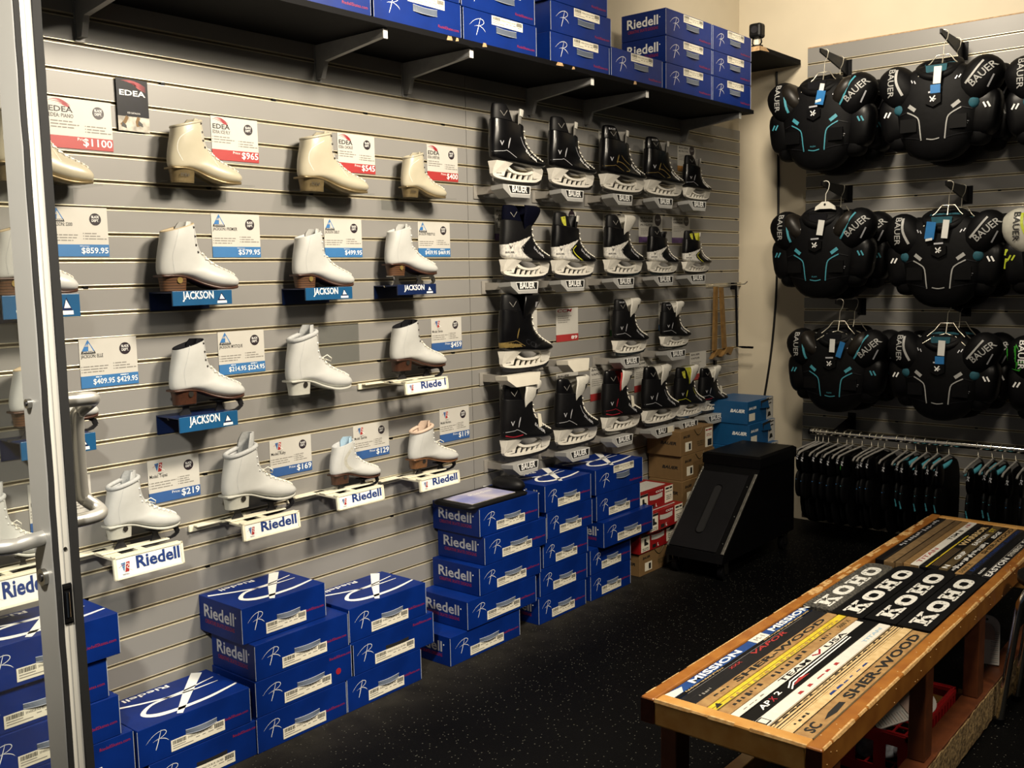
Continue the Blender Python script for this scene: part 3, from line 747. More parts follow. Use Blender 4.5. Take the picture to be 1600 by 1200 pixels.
def r_logo(g, P, m1='band_blue', m2='band_red', m3='print_white'):
    """blue and red flag mark; P(a,b) unit square"""
    g.add([P(0, .95), P(.52, 1), P(.30, .05)], [(0, 1, 2)], m1)
    for b in (.80, .60, .40): g.add([P(.02 + .10 * (1 - b), b), P(.5, b + .04), P(.5, b + .075), P(.02 + .1 * (1 - b), b + .03)], [(0, 1, 2, 3)], m3)
    g.add([P(.62, 1), P(1, 1), P(.84, 0), P(.40, 0)], [(0, 1, 2, 3)], m2)
    N = (Vector(P(1, 0)) - Vector(P(0, 0))).cross(Vector(P(0, 1)) - Vector(P(0, 0))).normalized() * .0004
    Q = lambda a, b: tuple(Vector(P(a, b)) + N)
    w = (Vector(P(1, 0)) - Vector(P(0, 0))).length
    g.ribbon([Q(a, b) for a, b in ((.60, .78), (.80, .84), (.86, .66), (.62, .48), (.98, .22), (1.25, .05))], w * .07, N.normalized(), m3)
    g.ribbon([Q(-.25, .55), Q(.1, .75), Q(.45, .80)], w * .035, N.normalized(), m2)
def rie_holder(label, y0, y1, zt, h, x=.150, cut=False):
    """white plastic holder: wall rail, arm and a framed lettered sign"""
    t = thing('skate_holder', label, 'holder', (0, y0, zt), 0, 'white lettered skate holders'); L = y1 - y0
    g = G().box(.0005, .010, -.10, L * .6, -.028, -.006, 'holder_ivory', .002); g.box(.008, .032, -.085, L * .45, -.012, -.006, 'holder_ivory', .002); g.build('wall_rail', t)
    g = G().box(.010, x - .004, .005, .05, -.014, -.006, 'holder_ivory', .002); g.box(.055, .088, .0, L * .98, -.0045, -.0006, 'holder_ivory', .001); g.box(x - .022, x, .004, L - .004, -.0055, -.0008, 'holder_ivory', .001); g.box(.07, x, L * .45, L * .55, -.012, -.005, 'holder_ivory'); g.build('arm', t)
    M = Matrix.Translation((x, 0, -h / 2)) @ Matrix.Rotation(-.10, 4, 'Y')
    g = G().box(-.004, .003, 0, L, -h / 2, h / 2, 'holder_ivory', .0015, M)
    for a in ((0, L, h / 2 - .007, h / 2), (0, L, -h / 2, -h / 2 + .005), (0, .008, -h / 2, h / 2), (L - .008, L, -h / 2, h / 2)): g.box(.003, .0055, a[0], a[1], a[2], a[3], 'holder_ivory', .0008, M)
    fr_ = g.build('sign_frame', t)
    g = G(); P = lambda a, b, q=.0036: tuple(M @ Vector((q, a, b)))
    g.quad(P(.010, -h / 2 + .006), P(L - .009, -h / 2 + .006), P(L - .009, h / 2 - .009), P(.010, h / 2 - .009), 'print_white')
    s = h * .42
    r_logo(g, lambda a, b: P(L * .10 + a * s * .95, -h * .22 + b * s, .0042))
    g.text('RIEDELL', P(L * .115, -h * .34, .0042), EY, (M @ Vector((0, 0, 1)) - M @ Vector((0, 0, 0))), h * .08, 'print_black', fit=s * .7)
    zd = (M @ Vector((0, 0, 1)) - M @ Vector((0, 0, 0)))
    if not cut: g.text('Riedell', P(L * .31, -h * .20, .0042), EY, zd, h * .74, 'sign_navy', fit=L * .63, bold=.03)
    else:
        g.text('Riede', P(L * .36, -h * .20, .0042), EY, zd, h * .74, 'sign_navy', fit=L * .48, bold=.03); g.text('l', P(L * .91, -h * .12, .0062), EY, zd, h * .74, 'sign_navy', bold=.03)
    g.build('sign_face', fr_)
# kind, words, back, toe, heel bottom, top
fig('cream', 'cream figure skate boot behind the glass door edge, beside the $1100 card', (1.147, 1.839)[0], (1.413, 1.793)[0], (1.178, 1.753)[1], (1.227, 1.965)[1])
acrylic('clear shelf under the cream boot that the door edge crosses', (1.109, 1.744)[0], (1.41, 1.778)[0], (1.178, 1.753)[1])
fig('cream', 'cream figure skate boot with metallic heel, left of the $965 card', (1.653, 1.842)[0], (1.902, 1.8)[0], (1.698, 1.777)[1], (1.771, 1.969)[1])
acrylic('clear shelf under the cream boot by the $965 card', (1.609, 1.768)[0], (1.914, 1.779)[0], (1.698, 1.777)[1])
fig('cream', 'cream figure skate boot with gold heel, left of the $545 card', (2.138, 1.856)[0], (2.432, 1.797)[0], (2.199, 1.775)[1], (2.268, 1.978)[1])
acrylic('clear shelf under the cream boot by the $545 card', (2.094, 1.761)[0], (2.419, 1.776)[0], (2.199, 1.775)[1])
fig('cream', 'small cream figure skate boot with gold heel, left of the $400 card', (2.619, 1.865)[0], (2.84, 1.786)[0], (2.672, 1.776)[1], (2.74, 1.945)[1])
acrylic('clear shelf under the small cream boot by the $400 card', (2.553, 1.76)[0], (2.844, 1.772)[0], (2.672, 1.776)[1])

fig('brown', 'white figure skate boot with stacked brown heel, crossed by the glass door edge', (1.122, 1.541)[0], (1.348, 1.469)[0], (1.156, 1.455)[1], (1.193, 1.644)[1])
jack_holder('blue lettered holder crossed by the glass door edge, second row', (1.118, 1.433)[0], (1.324, 1.431)[0], (1.143, 1.452)[1], .060)
fig('brown', 'white figure skate boot with stacked brown heel, left of the $579.95 card', (1.597, 1.539)[0], (1.87, 1.46)[0], (1.64, 1.452)[1], (1.736, 1.657)[1])
jack_holder('bright blue lettered holder under the boot by the $579.95 card', (1.606, 1.432)[0], (1.811, 1.427)[0], (1.698, 1.45)[1], .042)
fig('brownw', 'white figure skate boot with stacked brown heel, left of the $499.95 card', (2.099, 1.536)[0], (2.352, 1.455)[0], (2.149, 1.449)[1], (2.237, 1.643)[1])
jack_holder('bright blue lettered holder under the boot by the $499.95 card', (2.099, 1.429)[0], (2.303, 1.425)[0], (2.193, 1.448)[1], .040)
fig('brownw', 'white bladed figure skate on a dark blue holder, left of the $459.95 card', (2.524, 1.557)[0], (2.777, 1.471)[0], (2.582, 1.484)[1], (2.654, 1.67)[1], blade='bright')
jack_holder('dark navy lettered holder under the bladed white boot, second row', (2.521, 1.428)[0], (2.722, 1.422)[0], (2.631, 1.449)[1], .036, 'holder_navy')

fig('brown', 'white bladed figure skate with stacked heel behind the door edge and pull handle', (1.142, 1.184)[0], (1.382, 1.102)[0], (1.172, 1.102)[1], (1.193, 1.275)[1], blade='dark')
jack_holder('blue lettered holder behind the door pull handle, third row', (1.137, 1.057)[0], (1.343, 1.052)[0], (1.26, 1.065)[1], .048)
fig('mahog', 'white bladed figure skate with dark brown heel, between the two double-priced blue cards', (1.617, 1.191)[0], (1.873, 1.104)[0], (1.662, 1.105)[1], (1.732, 1.302)[1], blade='dark')
jack_holder('blue lettered holder under the skate between the double-priced cards', (1.605, 1.059)[0], (1.81, 1.053)[0], (1.737, 1.071)[1], .045)
fig('white', 'all white figure skate boot on a clear shelf by the empty sleeve', (2.051, 1.193)[0], (2.323, 1.101)[0], (2.102, 1.088)[1], (2.191, 1.302)[1])
acrylic('clear shelf under the all white boot in the third row', (1.997, 1.095)[0], (2.317, 1.078)[0], (2.102, 1.088)[1])
fig('mahog', 'white bladed figure skate with reddish brown heel, left of the $459 card', (2.535, 1.225)[0], (2.811, 1.142)[0], (2.6, 1.127)[1], (2.652, 1.315)[1], blade='dark')
rie_holder('white holder with loose last letter on its sign, below the $459 skate', (2.521, 1.074)[0], (2.75, 1.063)[0], (2.702, 1.094)[1], .050, cut=True)

fig('whitetall', 'white bladed figure skate in the bottom row, seen through the door glass', (1.021, 0.843)[0], (1.21, 0.743)[0], (1.053, 0.745)[1], (1.116, 0.924)[1], blade='dark')
rie_holder('white sign holder at the left edge, seen through the glass', (0.993, 0.693)[0], (1.187, 0.677)[0], (1.131, 0.723)[1], .083)
fig('white', 'white bladed figure skate with white heel, left of the $219 card', (1.383, 0.859)[0], (1.619, 0.743)[0], (1.416, 0.736)[1], (1.469, 0.91)[1], blade='dark')
rie_holder('white sign holder under the skate by the $219 card', (1.358, 0.698)[0], (1.58, 0.694)[0], (1.51, 0.704)[1], .068)
fig('whitetall', 'white bladed figure skate with tall grey tongue, left of the $169 card', (1.78, 0.866)[0], (2.057, 0.763)[0], (1.823, 0.745)[1], (1.896, 0.945)[1], blade='dark')
rie_holder('white sign holder under the skate by the $169 card', (1.791, 0.702)[0], (2.016, 0.694)[0], (1.954, 0.711)[1], .058)
fig('spark', 'white bladed figure skate with glitter panel and brown heel, left of the $129 card', (2.224, 0.837)[0], (2.449, 0.752)[0], (2.269, 0.748)[1], (2.328, 0.902)[1], blade='dark')
rie_holder('white sign holder under the skate by the $129 card', (2.179, 0.706)[0], (2.398, 0.699)[0], (2.341, 0.729)[1], .053)
fig('tanheel', 'small white bladed figure skate with tan heel and fluffy lining, left of the $119 card', (2.612, 0.849)[0], (2.867, 0.76)[0], (2.662, 0.741)[1], (2.736, 0.903)[1], blade='dark')
rie_holder('white sign holder under the skate by the $119 card', (2.582, 0.702)[0], (2.801, 0.689)[0], (2.758, 0.716)[1], .050)

# ------------------------------------------------------------------ price cards
def words(g, Y, Z, e, rows, m='text_grey'):
    r = random.Random(len(rows) * 7)
    for a, b, z, h in rows:
        p = a
        while p < b - .01:
            q = min(b, p + .05 + r.random() * .09); g.quad((e, Y(p), Z(z)), (e, Y(q), Z(z)), (e, Y(q), Z(z + h)), (e, Y(p), Z(z + h)), m); p = q + .014
def blade_dept(g, c, r, e):
    g.cyl((e, c[0], c[1]), 'x', r, .0004, 'dot_dark', 28)
    for s, dz in (('BLADE', .18), ('DEPT.', -.42)): g.text(s, (e + .0006, c[0], c[1] + r * dz), EY, EZ, r * .60, 'print_white', align='C', fit=r * 1.25, bold=.012)
def price_card(label, brand, model, price, tl, tr, bl, x=.0006, band=None, small='Price:', w=None, hgt=None):
    """card on the slat wall: tl,tr,bl are (y,z) corners"""
    y0 = tl[0]; wd = tr[0] - tl[0]; zt = tl[1]; h = tl[1] - bl[1]
    t = thing('price_card', label, 'price card', (x, y0, zt - h), 0, 'price cards on the slat wall')
    g = G(); Y = lambda a: a * wd; Z = lambda b: b * h; e = .0016
    g.box(0, .0012, 0, wd, 0, h, 'card_white')
    bm = band or {'E': 'band_red', 'J': 'band_blue', 'R': 'band_navy'}[brand]; bt = .245
    blade_dept(g, (Y(.79), Z(.76)), h * .125, e)
    if brand == 'E':
        for k in range(5):
            g.ribbon([(e, Y(a), Z(b)) for a, b in cat([(.03 + .05 * k, .92 - .015 * k), (.14 + .03 * k, .965 - .028 * k), (.25 + .02 * k, .94 - .03 * k), (.36, .86 - .022 * k)], 8)], [h * c for c in (.004, .008, .012, .018, .020, .016, .012, .008, .003)], EX, 'print_red' if k < 4 else 'band_red')
        g.text('EDEA', (e, Y(.035), Z(.715)), EY, EZ, h * .155, 'print_black', fit=wd * .36, bold=.02)
        g.text(model, (e, Y(.03), Z(.605)), EY, EZ, h * .11, 'print_black', fit=wd * .37, bold=.01)
        rows = [(.05, .38, .52, .022), (.05, .48, .46, .022), (.05, .42, .40, .022), (.60, .90, .46, .022), (.60, .88, .40, .022), (.60, .98, .345, .022)]
    elif brand == 'J':
        a0 = .04
        g.add([(e, Y(a0), Z(.75)), (e, Y(a0 + .22), Z(.75)), (e, Y(a0 + .11), Z(.985))], [(0, 1, 2)], 'logo_blue')
        g.add([(e + .0003, Y(a0 + .11), Z(.75)), (e + .0003, Y(a0 + .20), Z(.75)), (e + .0003, Y(a0 + .12), Z(.92))], [(0, 1, 2)], 'card_white')
        for k in range(6):
            an = PI * (.05 + .18 * k); g.ribbon([(e + .0004, Y(a0 + .10), Z(.85)), (e + .0004, Y(a0 + .10 + .055 * math.cos(an)), Z(.85 + .055 * math.sin(an)))], h * .009, EX, 'card_white')
        g.quad((e + .0004, Y(a0 - .015), Z(.70)), (e + .0004, Y(a0 + .235), Z(.70)), (e + .0004, Y(a0 + .22), Z(.755)), (e + .0004, Y(a0), Z(.755)), 'print_black')
        g.text('JACKSON', (e + .0007, Y(a0 + .11), Z(.712)), EY, EZ, h * .045, 'print_white', align='C', fit=wd * .19)
        g.text(model, (e, Y(.02), Z(.59)), EY, EZ, h * .105, 'print_black', fit=wd * (.50 if len(model) > 14 else .38), bold=.01)
        rows = [(.05, .48, .425, .02), (.05, .46, .37, .02), (.05, .40, .315, .02), (.60, .80, .46, .02), (.60, .86, .405, .02), (.60, .97, .35, .02)]
    else:
        s = h * .20
        r_logo(g, lambda a, b: (e, Y(.13) + a * s, Z(.72) + b * s * 1.0))
        g.text('RIEDELL', (e, Y(.19), Z(.665)), EY, EZ, h * .03, 'print_black', fit=wd * .11)
        g.text(model, (e, Y(.03), Z(.56)), EY, EZ, h * .11, 'print_black', fit=wd * (.34 if len(model) > 7 else .17), bold=.012)
        rows = [(.05, .55, .46, .02), (.05, .42, .40, .02), (.05, .46, .34, .02), (.60, .82, .50, .02), (.60, .78, .45, .02), (.60, .80, .40, .02), (.60, .88, .345, .02)]
    words(g, Y, Z, e, rows)
    for a, b, z, hh in rows: g.cyl((e, Y(a - .025), Z(z + .011)), 'x', h * .012, .0003, 'text_grey', 6)
    g.build('card_face', t)
    g = G().box(-.0002, .0016, 0, wd * 1.002, 0, h * bt, bm); e = .002
    ps = price.split(' ')
    if not price: pass
    elif len(ps) == 1:
        big = len(price) <= 5
        g.text(price, (e, Y(.985), Z(.045)), EY, EZ, h * (.215 if big else .165), 'print_white', align='R', fit=wd * (.36 if len(price) < 5 else .46), bold=.012)
        g.text(small, (e, Y(.60 if big else .66), Z(.165 if big else .20)), EY, EZ, h * (.085 if big else .035), 'print_white', align='R', fit=wd * .16)
    else:
        g.text(ps[1], (e, Y(.985), Z(.05)), EY, EZ, h * .155, 'print_white', align='R', fit=wd * .37, bold=.01); g.text(ps[0], (e, Y(.575), Z(.05)), EY, EZ, h * .155, 'print_white', align='R', fit=wd * .37, bold=.01)
        words(g, Y, Z, e, [(.25, .35, .205, .018), (.68, .82, .205, .018)], 'print_white')
    g.build('price_band', t)
price_card('white price card with red band reading $1100, right of the door edge', 'E', 'EDEA: PIANO', '$1100', (1.33, 2.001), (1.52, 2.006), (1.332, 1.862))
price_card('white price card with red band reading $965', 'E', 'EDEA: ICE FLY', '$965', (1.853, 2.002), (2.03, 2.0), (1.852, 1.865))
price_card('white price card with red band reading $545', 'E', 'EDEA: CHORUS', '$545', (2.371, 1.997), (2.548, 1.997), (2.373, 1.86))
price_card('white price card with red band reading $400', 'E', 'EDEA: OVERTURE', '$400', (2.823, 1.995), (2.999, 1.997), (2.824, 1.857))
price_card('white price card with blue band reading $859.95, right of the door edge', 'J', 'JACKSON: S300', '$859.95', (1.311, 1.698), (1.487, 1.697), (1.307, 1.558), small='Women')
price_card('white price card with blue band reading $579.95', 'J', 'JACKSON: PREMIER', '$579.95', (1.836, 1.695), (2.02, 1.695), (1.835, 1.555), small='Women')
price_card('white price card with blue band reading $499.95', 'J', 'JACKSON: DEBUT', '$499.95', (2.294, 1.692), (2.47, 1.69), (2.292, 1.555), small='Women')
price_card('white price card with blue band reading $459.95 and $469.95', 'J', 'JACKSON FREESTYLE', '$459.95 $469.95', (2.761, 1.693), (2.942, 1.693), (2.766, 1.556))
price_card('white price card with blue band reading $409.95 and $429.95', 'J', 'JACKSON: ELLE', '$409.95 $429.95', (1.376, 1.32), (1.554, 1.318), (1.37, 1.177))
price_card('white price card with blue band reading $214.95 and $224.95', 'J', 'JACKSON: MYSTIQUE', '$214.95 $224.95', (1.837, 1.314), (2.016, 1.315), (1.835, 1.173))
price_card('white price card with blue band reading $459', 'R', 'Model: Stride', '$459', (2.82, 1.31), (2.997, 1.31), (2.826, 1.179))
price_card('white price card behind the door edge and pull handle, bottom row', 'R', 'Model:', '', (1.202, 0.924), (1.383, 0.93), (1.198, 0.778))
price_card('white price card with blue band reading $219', 'R', 'Model: Topaz', '$219', (1.565, 0.933), (1.743, 0.931), (1.562, 0.797))
price_card('white price card with blue band reading $169', 'R', 'Model: Ruby', '$169', (2.018, 0.931), (2.196, 0.931), (2.018, 0.802))
price_card('white price card with blue band reading $129', 'R', 'Model: Sparkle', '$129', (2.393, 0.932), (2.571, 0.934), (2.393, 0.802))
price_card('white price card with blue band reading $119', 'R', 'Model: Horizon', '$119', (2.853, 0.937), (3.03, 0.932), (2.859, 0.801))
a = (2.251, 1.315); b = (2.437, 1.317); c = (2.249, 1.171)
g = G().box(.003, .0042, a[0], b[0], c[1], a[1], 'acrylic'); g.box(.0015, .003, a[0], b[0], c[1], a[1], 'acrylic'); g.tube([(.005, a[0], a[1]), (.005, b[0], a[1])], .0012, 'acrylic', 6)
tag(g.build('card_sleeve'), 'empty clear card sleeve beside the all white boot', 'card holder')
# dark catalogue poster
a = (1.537, 2.077); b = (1.637, 2.081); c = (1.529, 1.926); wd = b[0] - a[0]; h = a[1] - c[1]
t = thing('brand_poster', 'small dark catalogue poster with red wing mark at the top of the wall', 'poster', (.006, a[0], c[1]))
g = G(); e = .0022; Y = lambda q: q * wd; Z = lambda q: q * h
g.box(0, .0018, 0, wd, 0, h, 'poster_navy')
for k in range(5): g.ribbon([(e, Y(p), Z(q)) for p, q in cat([(.16 + .1 * k, .955 - .01 * k), (.42 + .05 * k, .965 - .022 * k), (.72, .93 - .025 * k), (.93, .865 - .022 * k)], 8)], [h * c for c in (.004, .01, .016, .022, .024, .020, .014, .008, .003)], EX, 'print_red' if k < 4 else 'band_red')
g.text('EDEA', (e, Y(.09), Z(.68)), EY, EZ, h * .145, 'print_white', fit=wd * .82, bold=.02)
g.text('ICE CATALOG', (e, Y(.51), Z(.335)), EY, EZ, h * .045, 'print_white', align='C', fit=wd * .40)
g.quad((e, 0, 0), (e, wd, 0), (e, wd, Z(.28)), (e, 0, Z(.28)), 'ice_pale')
for p in ([(.30, .28), (.22, .18), (.10, .10)], [(.66, .28), (.60, .18), (.63, .10)]): g.ribbon([(e + .0004, Y(p_), Z(q)) for p_, q in p], wd * .10, EX, 'kraft')
for p, q in ((.10, .08), (.62, .13)): g.quad((e + .0006, Y(p), Z(q)), (e + .0006, Y(p + .16), Z(q - .03)), (e + .0006, Y(p + .15), Z(q + .03)), (e + .0006, Y(p + .03), Z(q + .09)), 'print_black')
g.build('poster_face', t)

# ------------------------------------------------------------------ hockey skates
def guard_part(m, print_=None):
    """tall tendon guard behind the ankle"""
    g = G(); rings = []
    st = [(.035, .74, .105, .30), (.03, .82, .10, .27), (.04, .92, .09, .22), (.055, .985, .072, .16), (.075, 1.0, .05, .10)]
    out = []; inn = []
    for y, z, w, dp in cat(st, 10):
        ring = []
        for k in range(9): a = -PI / 2 + PI * k / 8; ring.append((w * math.sin(a), y + dp * (1 - math.cos(a)), z))
        for k in range(8, -1, -1): a = -PI / 2 + PI * k / 8; ring.append((w * .84 * math.sin(a), y + .03 + dp * .95 * (1 - math.cos(a)), z))
        rings.append(ring)
    g.loft(rings, m)
    if print_: g.text('BAUER', (.085, .10, .93), EY, EZ, .04, print_, fit=.12, bvh=g.bvh(), raydir=(-1, 0, 0), lift=.003)
    return g
def htongue(m, m2=None, fold=False, hi=.955):
    """tongue: a felt slab wrapped round the shin, folded well forward on some boots"""
    g = G(); rings = []
    st = [(.50, .60, .10, .08), (.52, .72, .11, .11), (.55, .84, .115, .14), (.575, hi - .05, .11, .15), (.59, hi, .095, .14)]
    if fold: st = [(.50, .60, .10, .10), (.57, .71, .13, .24), (.68, .81, .155, .38), (.77, .91, .16, .45), (.78, .975, .14, .44), (.72, 1.005, .09, .34)]
    for y, z, h, sw in cat(st, 14):
        rings.append([(h * math.cos(a), y + (.034 if fold else .022) * math.sin(a) - sw * abs(math.cos(a)) ** 2.2, z) for a in [2 * PI * j / 20 for j in range(20)]])
    g.loft(rings, m)
    if m2 and not fold: g.loft([[(x * 1.03, y + .016, z) for x, y, z in r] for r in rings[8:]], m2)
    if m2 and fold: g.loft([[(x * .90 + .012, y - .045, z - .012) for x, y, z in r] for r in rings[2:12]], m2)
    return g
def runner_part(mh='runner_holder'):
    """white blade holder: rear and front towers, a curved bridge, a bottom rail and slanted struts between"""
    g = G()
    def flared(p, w0, w1, zlo, zhi):
        n = len(p)
        def ww(z): return w0 + (w1 - w0) * max(0, min(1, (z - zlo) / (zhi - zlo))) ** 2
        vs = [(-ww(z), y, z) for y, z in p] + [(ww(z), y, z) for y, z in p]
        g.add(vs, [tuple(range(n)), tuple(range(2 * n - 1, n - 1, -1))] + [(i, (i + 1) % n, n + (i + 1) % n, n + i) for i in range(n)], mh)
    def band(top, bot, w, k=16):
        A = cat(top, k); Bq = cat(bot, k)
        g.loft([[(-w, a[0], a[1]), (w, a[0], a[1]), (w, b[0], b[1]), (-w, b[0], b[1])] for a, b in zip(A, Bq)], mh, smooth=False)
    flared([(.03, .285), (.20, .282), (.34, .268), (.29, .225), (.245, .165), (.22, .105), (.06, .105), (.005, .125), (.012, .20)], .026, .078, .14, .275)
    flared([(.70, .247), (.90, .24), (.955, .215), (.972, .16), (.955, .115), (.80, .10), (.775, .15), (.775, .20)], .026, .078, .13, .24)
    band([(.005, .13), (.10, .105), (.30, .085), (.60, .078), (.85, .095), (.972, .15)], [(.02, .10), (.10, .075), (.30, .055), (.60, .048), (.85, .062), (.955, .105)], .024)
    band([(.26, .27), (.34, .21), (.44, .175), (.58, .165), (.70, .18), (.80, .22)], [(.225, .24), (.31, .18), (.42, .148), (.58, .137), (.72, .150), (.80, .185)], .030)
    for y in (.30, .41, .52, .63, .73): g.prism([(y, .07), (y + .03, .07), (y + .07, .155), (y + .04, .155)], 'x', -.018, .018, mh)
    g.text('V', (.0275, .10, .155), EY, EZ, .05, 'print_black', fit=.045, bold=.02)
    g.text('BAUER', (.0275, .075, .128), EY, EZ, .022, 'print_black', fit=.10, bold=.02)
    return g
def steel_part(m='steel'):
    return G().prism([(.03, .075), (.20, .052), (.60, .045), (.88, .055), (.95, .10), (.975, .08), (.92, .03), (.75, .008), (.40, .0), (.15, .010), (.04, .035)], 'x', -.008, .008, m)
HKS = {}
VZ = [(-.2, 0), (-.2, .455), (.0, .475), (.20, .515), (.52, .60), (.36, .49), (.29, .43), (.40, .33), (.66, .20), (.66, 0)]
def inside(P, x, y):
    c = False
    for k in range(len(P)):
        (xa, ya), (xb, yb) = P[k], P[k - 1]
        if (ya > y) != (yb > y) and x < (xb - xa) * (y - ya) / (yb - ya) + xa: c = not c
    return c
def vapor_zone(c): return 'boot_white' if inside(VZ, c[1], c[2]) else None
def ccm_zone(c): return 'boot_gold' if c[1] < .30 and .33 < c[2] < .40 - c[1] * .12 else None
def hockey(kind, label, y0, y1, zb, zt, x=.115):
    L = y1 - y0; H = zt - zb
    if kind in HKS: return dup(HKS[kind], label, (x, y0, zb), (L * .92, L, H))
    #        boot    lining        tongue        trim          guard     guard print, accent, fold
    k = {'dark': ('boot_black', 'lining_black', 'felt_grey', 'felt_white', 'boot_matte', None, 'print_silver', 0),
         'line': ('boot_black', 'lining_black', 'felt_grey', 'felt_white', 'boot_black', 'print_silver', 'boot_gold', 0),
         'vap_navy': ('boot_matte', 'lining_black', 'felt_navy', None, 'felt_navy', None, 'print_black', 1),
         'vap_yellow': ('boot_black', 'lining_black', 'boot_matte', 'felt_white', 'boot_matte', None, 'boot_yellow', 0),
         'vap_white': ('boot_black', 'felt_white', 'felt_white', None, 'boot_matte', None, 'print_silver', 1),
         'vap_black': ('boot_black', 'lining_black', 'boot_matte', None, 'boot_matte', None, 'print_silver', 0),
         'vap_lime': ('boot_black', 'felt_yellow', 'felt_yellow', 'felt_white', 'boot_matte', None, 'boot_yellow', 0),
         'gold': ('boot_black', 'lining_black', 'boot_black', None, 'boot_matte', None, 'boot_gold', 1),
         'xwhite': ('boot_matte', 'lining_black', 'felt_white', None, 'boot_matte', 'print_silver', 'print_silver', 1),
         'redcol': ('boot_matte', 'felt_red', 'felt_white', None, 'boot_black', None, 'print_silver', 1),
         'white': ('boot_matte', 'felt_white', 'felt_white', None, 'boot_black', None, 'print_silver', 1),
         'redin': ('boot_matte', 'felt_red', 'felt_white', 'felt_red', 'boot_black', None, 'print_red', 1),
         'yel': ('boot_matte', 'felt_yellow', 'felt_white', 'felt_yellow', 'boot_matte', None, 'boot_yellow', 1)}[kind]
    t = thing('hockey_skate', label, 'skate', (x, y0, zb), 0, 'hockey skates on the slat wall', (L * .92, L, H))
    zone = vapor_zone if kind.startswith('vap') else (ccm_zone if kind == 'gold' else None)
    g, R = upper(HOK, k[0], k[1], zone=zone, lip=.84, n=64 if zone else 28, k=102 if zone else 34, depth=9 if zone else 3, rimm=k[0]); R = cat(HOK, 34); bv = g.bvh(); rd = (-1, 0, 0)
    def line(pts, w, mm): g.ribbon([(.4, a, b) for a, b in cat(pts, 16)], w, EX, mm, bv, rd, .003)
    if kind.startswith('vap'):
        line([(.52, .60), (.36, .49), (.29, .43), (.40, .33), (.66, .21)], .012, 'print_black'); 
        if kind in ('vap_yellow', 'vap_lime'): line([(.42, .50), (.35, .43), (.46, .33), (.60, .26)], .014, 'boot_yellow')
        g.text('V', (.4, .07, .42), EY, EZ, .06, 'print_black', fit=.05, bvh=bv, raydir=rd, lift=.004, bold=.03)
        g.text('BAUER', (.4, .02, .365), EY, EZ, .03, 'print_black', fit=.13, bvh=bv, raydir=rd, lift=.004, bold=.02)
    else:
        line([(.245, .57), (.225, .51), (.215, .44)], [.006 + .014 * math.sin(PI * q / 16) for q in range(17)], k[6]); line([(.005, .395), (.15, .405), (.20, .41), (.36, .335)], .006, k[6])
        if kind == 'line': line([(.20, .47), (.34, .45), (.50, .36), (.42, .335)], .010, k[6]); line([(.30, .56), (.38, .50), (.52, .44)], .008, k[6])
        if kind == 'gold': g.text('CCM', (.4, .36, .37), (0, .92, -.38), (0, .38, .92), .10, 'st_grey', fit=.28, bvh=bv, raydir=rd, lift=.005, bold=.02)
        else: g.text('V', (.4, .08, .47), EY, EZ, .08, 'print_silver', fit=.06, bvh=bv, raydir=rd, lift=.004, bold=.02)
        if kind in ('redcol', 'redin'): line([(.02, .35), (.14, .325), (.30, .335)], .014, 'print_red')
        if kind in ('white', 'dark', 'yel'): line([(.45, .60), (.52, .50), (.62, .43)], .010, k[6])
    if kind != 'gold': g.text('BAUER', (.4, .55, .43), (0, .80, -.60), (0, .60, .80), .055, 'print_white' if kind in ('dark', 'line') else 'print_silver', fit=.22, bvh=bv, raydir=rd, lift=.005, bold=.025)
    g.build('boot', t)
    gd = guard_part(k[4], k[5])
    gb = gd.bvh()
    if kind in ('vap_yellow', 'vap_lime', 'yel'): gd.ribbon([(.4, .16, .93), (.4, .17, .86), (.4, .20, .78)], [.085, .075, .03], EX, 'felt_yellow', gb, (-1, 0, 0), .004)
    else: gd.ribbon([(.4, .12, .90), (.4, .17, .84), (.4, .23, .91)], .008, EX, 'felt_grey', gb, (-1, 0, 0), .004)
    gd.build('tendon_guard', t)
    tg = htongue(k[2], k[3], k[7] == 1, .955 if kind not in ('vap_black',) else .90)
    if kind in ('redcol', 'white', 'redin', 'yel', 'xwhite', 'gold'): tg.ribbon([(.6, .60, .855), (.6, .66, .855), (.6, .72, .855)], .065, EX, 'print_black' if kind != 'gold' else 'print_silver', tg.bvh(), (-1, 0, 0), .006)
    tg.build('tongue', t)
    lace_part(R, 2, 24, 'lace_white', 8, .0095, False, .52).build('laces', t)
    bh = runner_part().build('blade_holder', t)
    steel_part('dark_steel' if kind in ('vap_navy', 'vap_yellow', 'gold', 'redcol', 'white') else 'steel').build('blade', bh)
    if kind in ('redcol', 'redin'): G().prism([(.60, .58), (.67, .56), (.70, .40), (.63, .38)], 'x', .118, .122, 'sticker').build('hang_tag', t)
    HKS[kind] = t
    return t
